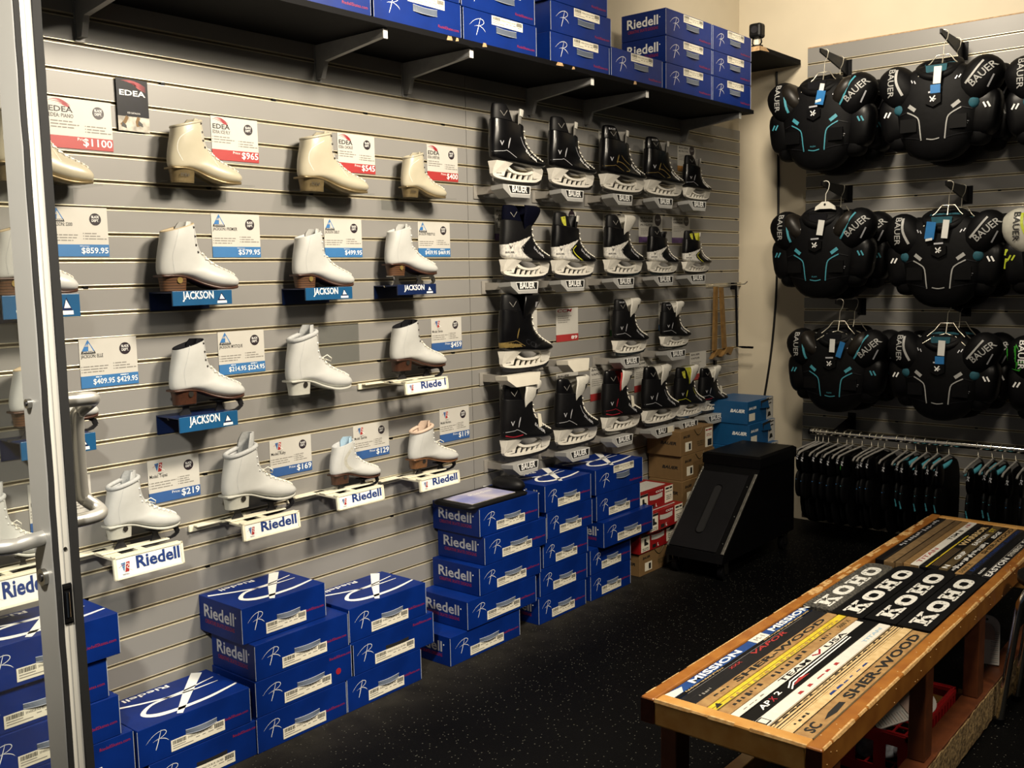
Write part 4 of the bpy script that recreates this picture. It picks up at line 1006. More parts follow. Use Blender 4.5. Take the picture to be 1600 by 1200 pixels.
def peg_holder(label, y0, y1, zt, h, col='holder_grey', text='BAUER', x=.165, code=False):
    t = thing('skate_peg', label, 'holder', (0, y0, zt), 0, 'pale skate pegs with black name plates'); L = y1 - y0
    G().box(.0005, .006, -.03, .035, -.05, .005, 'holder_arm', .001).build('wall_plate', t)
    g = G().prism([(.006, -.002), (.006, -.034), (x - .05, -.030), (x - .05, -.004)], 'y', -.012, .016, 'holder_arm'); g.box(x - .055, x - .045, -.012, L * .5, -.03, -.004, 'holder_arm'); g.build('arm', t)
    g = G(); p = [(-L * .22, .0), (L * 1.0, .0), (L * 1.02, -.004), (L * .96, -h), (L * .12, -h), (-L * .20, -h * .35)]
    n = len(p); vs = [(x - .065, y, z - .004) for y, z in p] + [(x, y, z) for y, z in p]
    g.add(vs, [tuple(range(n)), tuple(range(2 * n - 1, n - 1, -1))] + [(i, (i + 1) % n, n + (i + 1) % n, n + i) for i in range(n)], col); pb = g.build('peg_body', t)
    if text:
        g = G(); e = x + .0006
        q = [(0, -.002), (L * .97, -.002), (L * .955, -h * .72), (L * .10, -h * .72)]
        g.add([(e, a, b) for a, b in q], [(0, 1, 2, 3)], 'print_white'); e += .0005; cx, cy = L * .5, -h * .36
        g.add([(e, cx + (a - cx) * .95, cy + (b - cy) * .86) for a, b in q], [(0, 1, 2, 3)], 'print_black')
        g.text(text, (e + .0005, L * .17, -h * .60), EY, EZ, h * .74, 'print_white', fit=L * (.66 if not code else .36), bold=.03)
        if code: g.quad((e + .0008, L * .62, -h * .70), (e + .0008, L * .92, -h * .70), (e + .0008, L * .92, -h * .06), (e + .0008, L * .62, -h * .06), 'sticker')
        g.build('name_plate', pb)
    return t
rows = [
 ('top row', 'A', [('dark', 'tallest black skate', 95, 400, 92, 565, 205, 340, 566, 612), ('dark', 'black skate', 445, 705, 165, 592, 545, 655, 595, 637), ('line', 'black skate with thin gold lines', 755, 1003, 215, 617, 850, 945, 622, 662), ('line', 'black skate with thin gold lines', 1015, 1230, 285, 637, 1095, 1185, 645, 682), ('dark', 'small black skate', 1248, 1397, 393, 657, 1298, 1383, 660, 697)]),
 ('second row', 'A', [('vap_navy', 'white heeled skate with dark navy tongue', 160, 440, 690, 1132, 250, 385, 1130, 1178), ('vap_yellow', 'white heeled skate with yellow inside the cuff', 465, 708, 730, 1118, 545, 660, 1120, 1167), ('vap_white', 'white heeled skate with white folded tongue', 778, 993, 745, 1107, 853, 955, 1105, 1147), ('vap_black', 'small white heeled skate with black tongue', 1035, 1203, 815, 1098, 1093, 1188, 1098, 1140), ('vap_lime', 'smallest white heeled skate with yellow lining', 1245, 1395, 840, 1090, 1290, 1380, 1092, 1134)]),
 ('third row', 'B', [('gold', 'big black skate with gold heel band', 152, 445, 112, 565, 235, 395, 552, 618), ('xwhite', 'black skate with cream tongue', 828, 1020, 140, 468, 893, 988, 466, 515), ('xwhite', 'small black skate with white tongue', 1112, 1272, 165, 428, 1170, 1262, 425, 470)]),
 ('bottom row', 'B', [('redcol', 'black skate with white tongue and red collar', 163, 448, 645, 1085, 260, 385, 1068, 1130), ('white', 'black skate with pale grey tongue', 483, 725, 610, 1012, 575, 690, 992, 1055), ('redin', 'black skate with red lining and paper tag', 765, 980, 566, 932, 845, 948, 922, 985), ('white', 'black skate with white tongue', 1003, 1205, 543, 880, 1080, 1195, 882, 932), ('yel', 'black skate with yellow lining', 1195, 1360, 540, 845, 1240, 1335, 838, 886), ('redcol', 'small black skate with white tongue and red collar', 1340, 1490, 550, 808, 1395, 1490, 798, 846)])]
HP = {'top row': [(3.073, 1.954), (3.409, 1.98), (3.19, 2.172), (3.224, 1.85), (3.12, 1.841), (3.267, 1.85), (3.462, 1.984), (3.789, 1.97), (3.532, 2.158), (3.612, 1.85), (3.507, 1.841), (3.644, 1.847), (3.856, 1.975), (4.214, 1.959), (3.921, 2.16), (4.001, 1.849), (3.905, 1.841), (4.041, 1.845), (4.232, 1.976), (4.581, 1.956), (4.303, 2.141), (4.381, 1.848), (4.268, 1.839), (4.412, 1.843), (4.612, 1.931), (4.879, 1.928), (4.667, 2.08), (4.721, 1.847), (4.603, 1.84), (4.754, 1.845)],
 'second row': [(3.129, 1.584), (3.445, 1.535), (3.232, 1.766), (3.257, 1.455), (3.157, 1.457), (3.308, 1.456), (3.476, 1.586), (3.785, 1.541), (3.535, 1.748), (3.603, 1.456), (3.498, 1.458), (3.643, 1.457), (3.882, 1.588), (4.195, 1.54), (3.929, 1.749), (4.011, 1.458), (3.904, 1.462), (4.052, 1.462), (4.261, 1.565), (4.535, 1.521), (4.317, 1.703), (4.38, 1.461), (4.263, 1.464), (4.417, 1.463), (4.607, 1.565), (4.879, 1.52), (4.686, 1.689), (4.722, 1.462), (4.59, 1.465), (4.751, 1.465)],
 'third row': [(3.109, 1.199), (3.442, 1.162), (3.167, 1.398), (3.223, 1.068), (3.13, 1.088), (3.31, 1.079), (3.947, 1.2), (4.234, 1.15), (4.024, 1.35), (4.065, 1.073), (3.957, 1.086), (4.098, 1.081), (4.382, 1.175), (4.655, 1.132), (4.462, 1.319), (4.512, 1.076), (4.386, 1.09), (4.542, 1.084)],
 'bottom row': [(3.109, 0.846), (3.436, 0.772), (3.188, 1.023), (3.235, 0.69), (3.147, 0.717), (3.289, 0.708), (3.481, 0.842), (3.796, 0.771), (3.556, 1.008), (3.613, 0.686), (3.52, 0.716), (3.669, 0.709), (3.852, 0.836), (4.169, 0.765), (3.904, 1.012), (3.987, 0.699), (3.883, 0.723), (4.034, 0.712), (4.205, 0.82), (4.538, 0.764), (4.265, 1.0), (4.352, 0.691), (4.238, 0.709), (4.428, 0.693), (4.521, 0.82), (4.817, 0.769), (4.599, 0.969), (4.635, 0.689), (4.505, 0.711), (4.673, 0.701), (4.78, 0.801), (5.07, 0.74), (4.835, 0.944), (4.913, 0.69), (4.784, 0.715), (4.967, 0.703)]}
for rn, _, items in rows:
    P = HP[rn]
    for i, it in enumerate(items):
        a, b, tp, bt, l0, l1 = P[i * 6:i * 6 + 6]
        n = len(items); pos = ORD[i] + ' from left, ' + rn
        hockey(it[0], it[1].replace('skate', 'hockey skate') + ', ' + pos, a[0], b[0], bt[1] - .002, tp[1])
        h = .050 if it[0] != 'gold' else .052
        peg_holder(('blank white peg' if it[0] == 'gold' else 'pale peg with black name plate') + ' under the ' + ORD[i] + ' hockey skate of the ' + rn, l0[0], l1[0], bt[1] - .006, h, 'holder_white' if it[0] == 'gold' else 'holder_grey', None if it[0] == 'gold' else ('BAUER' if not (rn == 'bottom row' and i == 3) else 'BAU'), code=(rn == 'bottom row' and i == 3))
e0 = (3.54, 1.093); e1 = (3.673, 1.086)
peg_holder('empty blank white peg below the red banded card', e0[0], e1[0], e0[1], .055, 'holder_white', None)

def side_card(label, band, tl, br, lines=('BAUER',), x=.0006, top='print_black', price=None, oval=False):
    wd = br[0] - tl[0]; h = tl[1] - br[1]
    t = thing('price_card', label, 'price card', (x, tl[0], br[1]), 0, 'price cards among the hockey skates'); g = G(); e = .0016
    g.box(0, .0012, 0, wd, 0, h, 'card_white'); Y = lambda a: a * wd; Z = lambda b: b * h
    z = .88
    for s in lines: g.text(s, (e, Y(.06), Z(z)), EY, EZ, h * (.085 if s != 'CCM' else .13), top if z > .8 else 'print_black', fit=wd * (.52 if len(s) > 3 else (.66 if s == 'CCM' else .4)), bold=.02, shear=.2); z -= .13
    words(g, Y, Z, e, [(.08, .7, z, .02), (.08, .55, z - .06, .02), (.08, .62, z - .12, .02), (.08, .5, z - .18, .02)])
    if oval:
        g.cyl((e, Y(.80), Z(.86)), 'x', wd * .14, .0004, 'dot_dark', 20)
        g.text('BLADE', (e + .0006, Y(.80), Z(.868)), EY, EZ, h * .03, 'print_white', align='C', fit=wd * .18); g.text('DEPT.', (e + .0006, Y(.80), Z(.825)), EY, EZ, h * .03, 'print_white', align='C', fit=wd * .18)
    g.build('card_face', t)
    g = G().box(-.0002, .0016, 0, wd * 1.003, 0, h * .21, band)
    if price: g.text(price, (.002, wd * .95, h * .05), EY, EZ, h * .14, 'print_white', align='R', fit=wd * .28, bold=.02)
    g.build('price_band', t)
side_card('orange banded card behind the second top row hockey skate', 'band_orange', (3.608, 2.156), (3.75, 2.011), ('BAUER',))
side_card('orange banded card behind the third top row hockey skate', 'band_orange', (3.999, 2.156), (4.153, 2.014), ('BAUER',))
side_card('orange banded card behind the fourth top row hockey skate', 'band_orange', (4.396, 2.147), (4.562, 2.015), ('BAUER',))
side_card('orange banded card behind the small fifth top row hockey skate', 'band_orange', (4.738, 2.151), (4.929, 2.014), ('BAUER', 'M5 PRO YTH'), oval=True)
side_card('purple banded card behind the first white heeled hockey skate', 'band_purple', (3.222, 1.763), (3.375, 1.625), ('BAUER', 'VAPOR', 'FLYLITE'))
side_card('purple banded card behind the yellow cuffed hockey skate', 'band_purple', (3.632, 1.765), (3.808, 1.626), ('BAUER', 'VAPOR'), oval=True)
side_card('purple banded card behind the hockey skate with white folded tongue', 'band_purple', (4.03, 1.762), (4.205, 1.624), ('BAUER', 'VAPOR'), oval=True)
side_card('purple banded card behind the fourth white heeled hockey skate', 'band_purple', (4.352, 1.766), (4.581, 1.628), ('BAUER', 'VAPOR', 'FLYLITE'), oval=True)
side_card('purple banded card behind the smallest white heeled hockey skate', 'band_purple', (4.681, 1.767), (4.869, 1.628), ('BAUER', 'VAPOR'), oval=True)
side_card('white card behind the big skate with gold heel band', 'card_white', (3.41, 1.317), (3.501, 1.185), ('CCM',))
t_ = side_card('red banded card with red lettering, alone in the gap of the third row', 'band_red', (3.642, 1.316), (3.814, 1.161), ('CCM',), top='print_red', price='89')
side_card('green banded card behind the skate with cream tongue', 'band_green', (4.081, 1.315), (4.265, 1.16), ('BAUER', 'X'))
side_card('blue banded card behind the last skate of the third row', 'band_blue', (4.542, 1.317), (4.73, 1.163), ('BAUER',))
side_card('red banded card behind the red collared hockey skate', 'band_red', (3.229, 1.014), (3.397, 0.85), ('BAUER', 'VAPOR'))
side_card('red banded card behind the second bottom row hockey skate', 'band_red', (3.637, 1.013), (3.809, 0.851), ('BAUER', 'VAPOR'))
side_card('red banded card left of the red lined hockey skate', 'band_red', (3.909, 1.019), (4.085, 0.853), ('BAUER', 'VAPOR'))
side_card('red banded card left of the fourth bottom row hockey skate', 'band_red', (4.303, 1.016), (4.476, 0.855), ('BAUER', 'VAPOR'))
side_card('red banded card above the last two bottom row hockey skates', 'band_red', (4.873, 1.019), (5.058, 0.861), ('BAUER', 'VAPOR'))

# ------------------------------------------------------------------ wooden sticks, wire hook and rod near the corner
GR_ = 'slim wooden measuring sticks near the corner'
for k, (tp, bt, w) in enumerate((((5.077, 1.384), (5.065, 0.975), 'darker one nearer the skates'), ((5.103, 1.379), (5.146, 0.984), 'lighter one nearer the corner'))):
    y0, z0 = tp; y1, z1 = bt; g = G(); x = .05 + .02 * k; h = z0 - z1
    t = thing('measuring_stick', 'slim wooden stick with flared foot hanging by the corner, ' + w, 'stick', (x, y0, z1), 0, GR_)
    g.prism([(-.014, h), (.018, h), (y1 - y0 + .02, .045), (y1 - y0 - .016, .045)], 'x', -.007, .007, 'ray_wood'); g.build('shaft', t)
    d_ = y1 - y0; g = G().prism([(d_ - .045, .0), (d_ + .02, .05), (d_ + .10, .045), (d_ + .06, .0), (d_ + .02, .018)], 'x', -.012, .012, 'ray_wood'); g.build('foot', t)
p0 = (5.071, 1.391); p1 = (5.423, 1.383)
t = thing('wire_hook', 'thin wire display hook with two prongs holding the wooden sticks', 'hook', (0, p0[0], p0[1]))
G().box(.0005, .004, -.02, p1[0] - p0[0] + .25, -.012, .01, 'wire').build('back_bar', t)
for y in (.06, p1[0] - p0[0] + .2): G().tube([(.003, y, .0), (.10, y, .0), (.20, y + .01, .006), (.215, y + .01, .02)], .0035, 'wire', 6).build('prong', t)
a = (5.364, 1.381); b = (5.386, 1.021)
g = G().tube([(.03, a[0], a[1]), (.03, b[0], b[1]), (.06, b[0] + .005, b[1] - .004), (.13, b[0] + .005, b[1] - .004)], .007, 'black_metal', 8); g.box(.0005, .03, a[0] - .015, a[0] + .015, a[1] - .02, a[1] + .02, 'black_metal')
tag(g.build('black_rod'), 'thin black L shaped rod hanging against the slats by the corner', 'rod')
a = (5.158, 0.943); 
t = thing('short_hook', 'short empty wire hook below the wooden sticks', 'hook', (0, a[0], a[1]))
G().box(.0005, .01, -.012, .012, -.045, .012, 'black_metal').build('clip', t); G().tube([(.008, 0, -.02), (.12, .01, -.02), (.15, .012, -.012)], .003, 'wire', 6).build('prong', t)

# ------------------------------------------------------------------ red, brown and light blue boxes in the corner
def plain_box(label, cat_, group, x0, x1, y0, y1, z0, H, m, deco):
    t = thing('shoe_box', label, cat_, ((x0 + x1) / 2, (y0 + y1) / 2, z0), 0, group); W_ = x1 - x0; L = y1 - y0
    g = G().box(-W_ / 2, W_ / 2, -L / 2, L / 2, 0, H, m, .0018); s = G(); s2 = G(); hl = G()
    deco(g, s, s2, hl, W_, L, H); g.build('carton', t)
    s.build('sticker', t)
    if s2.v: s2.build('sticker', t)
    if hl.v: hl.build('hand_hole', t)
    return t
def red_deco(g, s, s2, hl, W_, L, H):
    e = W_ / 2 + .0006; Y = lambda a: -L / 2 + a * L
    s.box(W_ / 2, e, Y(.05), Y(.28), H * .06, H * .92, 'sticker'); e2 = e + .0005
    s.prism([(Y(.13), H * .70), (Y(.18), H * .70), (Y(.185), H * .52), (Y(.24), H * .45), (Y(.24), H * .36), (Y(.13), H * .36)], 'x', e2, e2 + .0003, 'print_black')
    s.quad((e2, Y(.05), H * .80), (e2, Y(.28), H * .80), (e2, Y(.28), H * .92), (e2, Y(.05), H * .92), 'print_black'); words(s, lambda a: Y(a), lambda b: b * H, e2, [(.08, .25, .2, .03), (.08, .25, .12, .03)], 'print_black')
    s2.box(W_ / 2, e, Y(.76), Y(.99), H * .12, H * .96, 'sticker'); words(s2, Y, lambda b: b * H, e2, [(.78, .97, .80, .09), (.78, .97, .66, .03), (.80, .95, .45, .03), (.80, .95, .36, .03), (.80, .95, .27, .03)], 'print_black')
    g.quad((e, Y(.36), H * .08), (e, Y(.46), H * .08), (e, Y(.46), H * .26), (e, Y(.36), H * .26), 'print_black'); g.text('L', (e2, Y(.50), H * .10), EY, EZ, H * .22, 'print_white', bold=.05)
    n = 8; a = [(e, Y(.33 + .36 * k / n), H * (.52 - .05 * math.sin(PI * k / n))) for k in range(n + 1)]; b = [(e, Y(.33 + .36 * k / n), H * (.76 - .05 * math.sin(PI * k / n))) for k in range(n + 1)]
    hl.add(a + b, [(k, k + 1, n + 2 + k, n + 1 + k) for k in range(n)], 'card_white')
    h2 = H + .0006; g.quad((W_ * .40, Y(.05), h2), (W_ * .40, Y(.9), h2), (-W_ * .1, Y(.9), h2), (-W_ * .1, Y(.05), h2), 'card_white')
    g.text('CCM', (W_ / 2 + .0006, Y(.50), H * .80), EY, EZ, H * .13, 'print_white', fit=L * .2, bold=.03)
def kraft_deco(g, s, s2, hl, W_, L, H):
    e = W_ / 2 + .0006; Y = lambda a: -L / 2 + a * L
    g.text('BAUER', (W_ / 2 - .12, -L / 2 - .0006, H * .45), EX, EZ, H * .17, 'print_black', fit=.095, bold=.04, shear=.25)
    g.text('BAUER', (e, Y(.08), H * .70), EY, EZ, H * .14, 'print_black', fit=L * .20, bold=.04, shear=.25)
    s.box(W_ / 2, e, Y(.14), Y(.33), H * .15, H * .52, 'sticker'); s2.box(W_ / 2, e, Y(.75), Y(.97), H * .10, H * .90, 'sticker'); e2 = e + .0005
    words(s2, Y, lambda b: b * H, e2, [(.76, .96, .78, .06), (.78, .94, .62, .025), (.78, .94, .55, .025)], 'print_red'); s2.quad((e2, Y(.82), H * .14), (e2, Y(.95), H * .14), (e2, Y(.95), H * .42), (e2, Y(.82), H * .42), 'print_black'); s.quad((e2, Y(.24), H * .2), (e2, Y(.30), H * .2), (e2, Y(.30), H * .46), (e2, Y(.24), H * .46), 'print_black')
    words(g, Y, lambda b: b * H, e, [(.50, .72, .40, .05), (.50, .72, .32, .05), (.52, .70, .24, .05)], 'st_brown')
    q = [(e + .001, Y(.40 + .26 * k / 10), H * (.98 - .26 * math.sin(PI * k / 10))) for k in range(11)]; hl.add(q, [tuple(range(11))], 'kraft'); hl.tube(q, .0025, 'st_brown', 5)
def blue_deco(g, s, s2, hl, W_, L, H):
    e = W_ / 2 + .0006; Y = lambda a: -L / 2 + a * L
    g.text('BAUER', (W_ / 2 - .105, -L / 2 - .0006, H * .50), EX, EZ, H * .20, 'print_white', fit=.088, bold=.04, shear=.3)
    g.text('BAUER', (e, Y(.05), H * .62), EY, EZ, H * .15, 'print_white', fit=L * .28, bold=.03, shear=.3)
    s.box(W_ / 2, e, Y(.06), Y(.28), H * .12, H * .45, 'sticker')
    g.quad((e, Y(.72), 0), (e, Y(.985), 0), (e, Y(.985), H), (e, Y(.72), H), 'card_white'); e2 = e + .0005
    for a, b, z0, z1 in ((.75, .86, .45, .60), (.80, .93, .68, .76), (.76, .90, .12, .34), (.80, .95, .85, .92)): g.prism([(Y(a), H * z0), (Y(b), H * (z0 + .04)), (Y(b - .03), H * z1), (Y(a + .04), H * z1)], 'x', e2, e2 + .0002, 'print_black')
    hl.prism([(Y(.42), H * .95), (Y(.70), H * .98), (Y(.76), H * .55), (Y(.46), H * .60)], 'x', e, e + .012, 'bauer_blue'); hl.prism([(Y(.42), H * .95), (Y(.74), H * 1.0), (Y(.74), H * .90), (Y(.47), H * .84), (Y(.45), H * .62)], 'x', e + .0121, e + .0125, 'hole_black')
GB = 'brown boxes by the hockey skates'
plain_box('brown box on the floor under the three red boxes', 'box', GB, .02, .245, 3.965, 4.30, 0, .113, 'kraft', kraft_deco)
for k, (dx, dy) in enumerate(((.0, -.03), (.03, -.0), (.0, -.045))):
    plain_box('red skate box, ' + ['lowest', 'middle', 'topmost'][k] + ' of the three red boxes', 'box', 'red skate boxes', .02 + dx, .25 + dx, 3.955 + dy + .03, 4.285 + dy + .03, .114 + k * .1, .0985, 'ccm_red', red_deco)
for k, (dx, dy) in enumerate(((0, 0), (0, .01), (.01, .0), (.0, .015), (.0, .0))):
    plain_box('brown box of the leaning five-high stack behind the red boxes, ' + tier(5, k), 'box', GB, .012 + dx, .215 + dx, 4.405 + dy, 4.75 + dy, k * .1305, .1295, 'kraft', kraft_deco)
GU = 'light blue skate boxes in the corner'
for k, (dx, dy) in enumerate(((0.03, .0), (.02, -.01), (.03, 0), (.04, -.03), (.01, -.01), (.0, -.015))):
    plain_box('light blue box in the corner stack below the black cable, ' + ['lowest', 'second from floor', 'third from floor', 'just above the black case', 'second from the top', 'topmost'][k], 'box', GU, .07 + dx, .325 + dx, 4.95 + dy, 5.27 + dy, k * .126, .125, 'bauer_blue', blue_deco)

# ------------------------------------------------------------------ black wheeled case
t = thing('wheeled_case', 'black wedge shaped case on casters with slanted front panel, beside the stacked boxes', 'case', (.46, 4.10, 0))
HW = .155
g = G().prism([(0, .095), (.80, .095), (.80, .53), (.45, .53), (.40, .52), (.385, .475), (.02, .135)], 'x', -HW, HW, 'case_black'); g.build('body', t)
g = G().loft([[(x, y, z) for x, y in ((-HW - .006, .385), (HW + .006, .385), (HW + .006, .81), (-HW - .006, .81))] for z in (.49, .54)] + [[(x, y, .549) for x, y in ((-HW + .01, .40), (HW - .01, .40), (HW - .01, .80), (-HW + .01, .80))]], 'case_black', smooth=False); g.build('lid', t)
Mx = Matrix.Translation((0, .02, .135)) @ Matrix.Rotation(math.atan2(.34, .365), 4, 'X')     # local y runs up the slope
SL = math.hypot(.365, .34)
g = G().box(-HW + .012, HW - .045, .01, SL - .03, -.004, .004, 'case_panel', .001, Mx)
fp = g.build('front_panel', t)
g = G().tube([Mx @ Vector((-.02 + .022 * math.cos(a), (.12 if math.sin(a) < 0 else SL - .13) + .022 * math.sin(a), .0055)) for a in [2 * PI * k / 24 for k in range(24)]], .003, 'case_black', 6, True)
g.loft([[Mx @ Vector((-.02 + .020 * math.cos(a), (.12 if math.sin(a) < 0 else SL - .13) + .020 * math.sin(a), z)) for a in [2 * PI * k / 24 for k in range(24)]] for z in (.0046, .0050)], 'hole_black', smooth=False); g.build('handle_recess', fp)
G().box(-HW, -HW + .008, .0, SL - .01, -.002, .008, 'case_trim', .001, Mx).build('edge_trim', t); G().box(HW - .014, HW, .0, SL - .02, -.002, .009, 'case_trim', .001, Mx).build('edge_trim', t)
G().box(-HW + .012, HW - .045, .006, .010, -.002, .006, 'case_panel', 0, Mx).build('edge_trim', t)
g = G()
for y in (.06, .22, .40): g.ball(Mx @ Vector((HW - .028, y, .003)), .0035, 'bolt', 8, 5); g.ball(Mx @ Vector((-HW + .006, y + .03, .010)), .003, 'bolt', 8, 5)
g.build('screws', t)
for x in (-HW + .03, HW - .03):
    for y in (.07, .73):
        c = G().box(x - .022, x + .022, y - .03, y + .03, .088, .096, 'dark_steel'); c.prism([(y - .022, .09), (y + .022, .09), (y + .01, .03), (y - .01, .03)], 'x', x - .019, x - .015, 'bolt'); c.prism([(y - .022, .09), (y + .022, .09), (y + .01, .03), (y - .01, .03)], 'x', x + .015, x + .019, 'bolt')
        c.cyl((x, y, .0375), 'x', .037, .026, 'boot_matte', 20); c.build('caster', t)

# ------------------------------------------------------------------ shoulder pads on the back slats
def wire_hanger(label, loc, m='wire', group='hangers holding the shoulder pads', rz=0, flat=False):
    t = thing('clothes_hanger', label, 'hanger', loc, rz, group)
    g = G(); hk = [(.004, 0, -.002)] + [(.0 + .022 * math.cos(a), 0, .004 + .022 * math.sin(a)) for a in [PI * .12 + PI * .95 * k / 8 for k in range(9)]]
    hk = [(-.020, 0, .0)] + [(.020 * math.cos(a) , 0, .0 + .018 * math.sin(a)) for a in [PI - PI * k / 8 for k in range(9)]] + [(.016, 0, -.025), (.002, 0, -.05), (0, 0, -.10)]
    g.tube(hk, .0022, m, 6); g.build('hook', t)
    g = G()
    if flat:
        g.prism([(-.055, -.135), (-.05, -.115), (-.015, -.09), (.015, -.09), (.05, -.115), (.055, -.135), (.03, -.128), (-.03, -.128)], 'y', -.008, .008, m); g.cyl((0, -.009, -.105), 'y', .006, .003, 'hook_dark', 12)
    else:
        g.tube([(-.085, -.03, -.165), (-.055, -.01, -.135), (-.03, 0, -.10), (.03, 0, -.10), (.055, -.01, -.135), (.09, -.03, -.165)], .0028, m, 6)
        g.tube([(-.10, -.06, -.20), (-.05, -.04, -.165), (0, -.02, -.15), (.05, -.04, -.165), (.10, -.06, -.205)], .0028, m, 6); g.tube([(0, 0, -.10), (0, -.02, -.15)], .003, m, 6)
    g.build('shoulder_bar', t)
    return t
PADS = {}
def pads(kind, label, loc, s=1.0, tagk=0, group='shoulder pads hung on the back slats', rz=0.0):
    key = (kind, tagk)
    if key in PADS: return dup(PADS[key], label, loc, (s, s, s), rz)
    line, cap_m, liner, txt = {'cyan': ('cyan', 'pad_brown', 'lining_black', 'pad_print'), 'white': ('pad_print', 'pad_black', 'teal', 'pad_print'), 'lime': ('lime', 'silver_pad', 'lining_black', 'print_black'), 'green': ('print_white', 'pad_black', 'lining_black', 'print_white')}[kind]
    t = thing('shoulder_pads', label, 'shoulder pads', loc, rz, group, (s, s, s))
    g = G(); rings = []; n = 32
    K = [(-.285, .05, .045), (-.268, .10, .062), (-.225, .145, .080), (-.15, .185, .093), (-.06, .205, .095), (.02, .215, .090), (.085, .205, .080), (.135, .165, .066), (.168, .10, .050), (.175, .06, .035)]
    for z, rx, ry in cat(K, 20): rings.append([(rx * math.copysign(abs(math.cos(a)) ** .8, math.cos(a)), ry * math.copysign(abs(math.sin(a)) ** .8, math.sin(a)), z) for a in [2 * PI * k / n for k in range(n)]])
    g.loft(rings, 'pad_black'); bv = g.bvh(); rd = (0, 1, 0)
    def ln(pts, w, m, both=True):
        for sg in ((1, -1) if both else (1,)): g.ribbon([(sg * x, -1, z) for x, z in cat(pts, 10)], w, (0, -1, 0), m, bv, rd, .004)
    ln([(.118, -.02), (.085, -.045)], .018, line); ln([(.125, -.05), (.085, -.072), (.066, -.095), (.058, -.16), (.055, -.19)], .006, line)
    ln([(.055, -.185), (.10, -.175), (.165, -.165)], .003, 'st_grey'); ln([(.17, -.06), (.125, -.048)], .004, 'st_grey')
    ln([(.112, -.105), (.112, -.145)], .009, line); ln([(.10, .10), (.092, .085)], .005, 'print_silver'); ln([(.115, .105), (.107, .09)], .005, 'print_silver')
    g.text('S', (.135, -1, -.13), EX, EZ, .022, 'print_silver', fit=.022, bvh=bv, raydir=rd, lift=.004, shear=.3); g.text('S', (-.155, -1, -.13), EX, EZ, .022, 'print_silver', fit=.022, bvh=bv, raydir=rd, lift=.004, shear=.3)
    ln([(-.03, -.185), (0, -.19), (.03, -.185)], .005, line, False)
    if kind == 'cyan':
        g.text('FLEX', (-.018, -1, -.172), EX, EZ, .010, 'cyan', fit=.03, bvh=bv, raydir=rd, lift=.004)
    for sg in (1, -1): g.loft([[(sg * (.115 + .055 * math.cos(a)), -.085 - .012 + .05 * abs(math.cos(a)) * 0 + dy, -.115 + .045 * math.sin(a)) for a in [PI / 4 + PI / 2 * k for k in range(4)]] for dy in (.01, 0)], 'pad_gloss', smooth=False)
    ch_ = g.build('chest', t)
    # emblem
    g = G(); hexa = [(.042 * math.cos(PI / 6 + PI / 3 * k), .038 * math.sin(PI / 6 + PI / 3 * k)) for k in range(6)]
    g.prism([(x, z - .0) for x, z in hexa], 'y', -.106, -.09, 'pad_gloss')
    g.ribbon([(-.012, -.107, -.012), (.010, -.107, .014)], .006, (0, -1, 0), 'print_white'); g.ribbon([(-.014, -.107, .012), (.004, -.107, -.012), (.014, -.107, -.002), (-.006, -.107, .000)], .005, (0, -1, 0), 'print_white')
    g.ribbon([(-.022, -.107, .032), (.022, -.107, .034)], .008, (0, -1, 0), 'print_silver'); g.build('emblem', ch_)
    for sg in (-1, 1):
        M = Matrix.Rotation(sg * .62, 3, 'Y')
        g = G().ball((sg * .185, .0, .075), (.092, .092, .122), cap_m if kind == 'lime' else 'pad_black', 20, 14, M, .85); bc = g.bvh()
        def cl(pts, w, m): g.ribbon([(x, -1, z) for x, z in cat(pts, 10)], w, (0, -1, 0), m, bc, rd, .004)
        if sg > 0:
            cl([(.205, .165), (.175, .12), (.150, .06), (.130, .03)] if kind == 'cyan' else [(.215, .155), (.175, .10), (.14, .055)], .010, line)
            g.text('BAUER', (.175, -1, .035), (.74, 0, .67), (-.67, 0, .74), .050, txt, fit=.14, bvh=bc, raydir=rd, lift=.005, bold=.012)
            g.ribbon([(.235, -1, .03), (.262, -1, .085)], .006, (0, -1, 0), 'print_silver', bc, rd, .004)
        else:
            cl([(-.158, .175), (-.165, .12), (-.158, .06), (-.145, .02)] if kind == 'cyan' else [(-.185, .165), (-.18, .10), (-.15, .035)], .012, line)
            g.text('BAUER', (-.222, -1, .17), (0, 0, -1), (1, 0, 0), .042, txt, fit=.14, bvh=bc, raydir=rd, lift=.005, bold=.012)
        if kind == 'green': cl([(sg * .262, .15), (sg * .255, .08), (sg * .262, .02)], .05, 'green'); cl([(sg * .27, .01), (sg * .22, .0)], .04, 'green')
        if kind == 'cyan':
            g.ball((sg * .140, -.014, .100), (.050, .086, .088), 'pad_brown', 16, 10, M, .85)
        g.build('shoulder_cap', t)
        g = G().ball((sg * .208, .012, -.070), (.072, .070, .115), 'pad_gloss', 18, 12, Matrix.Rotation(sg * .12, 3, 'Y'), .62); g.ball((sg * .180, .02, -.165), (.058, .060, .062), 'pad_black', 14, 10, None, .75)
        be = g.bvh(); 
        for a in (0, .018): g.ribbon([(sg * (.215 + a), -1, -.035), (sg * (.228 + a), -1, -.06)], .008, (0, -1, 0), line if kind != 'white' else 'print_white', be, rd, .004)
        if kind == 'white': g.ball((sg * .165, -.055, -.03), (.035, .02, .03), 'teal', 10, 6)
        if kind == 'lime': g.ribbon([(sg * .262, -1, -.02), (sg * .15, -1, -.035)], .03, (0, -1, 0), 'lime', be, rd, .005); g.ribbon([(sg * .262, -1, -.075), (sg * .15, -1, -.09)], .05, (0, -1, 0), 'lime', be, rd, .005)
        g.build('arm_guard', t)
    # collar ring, lower in front, with lining
    g = G(); ring = []
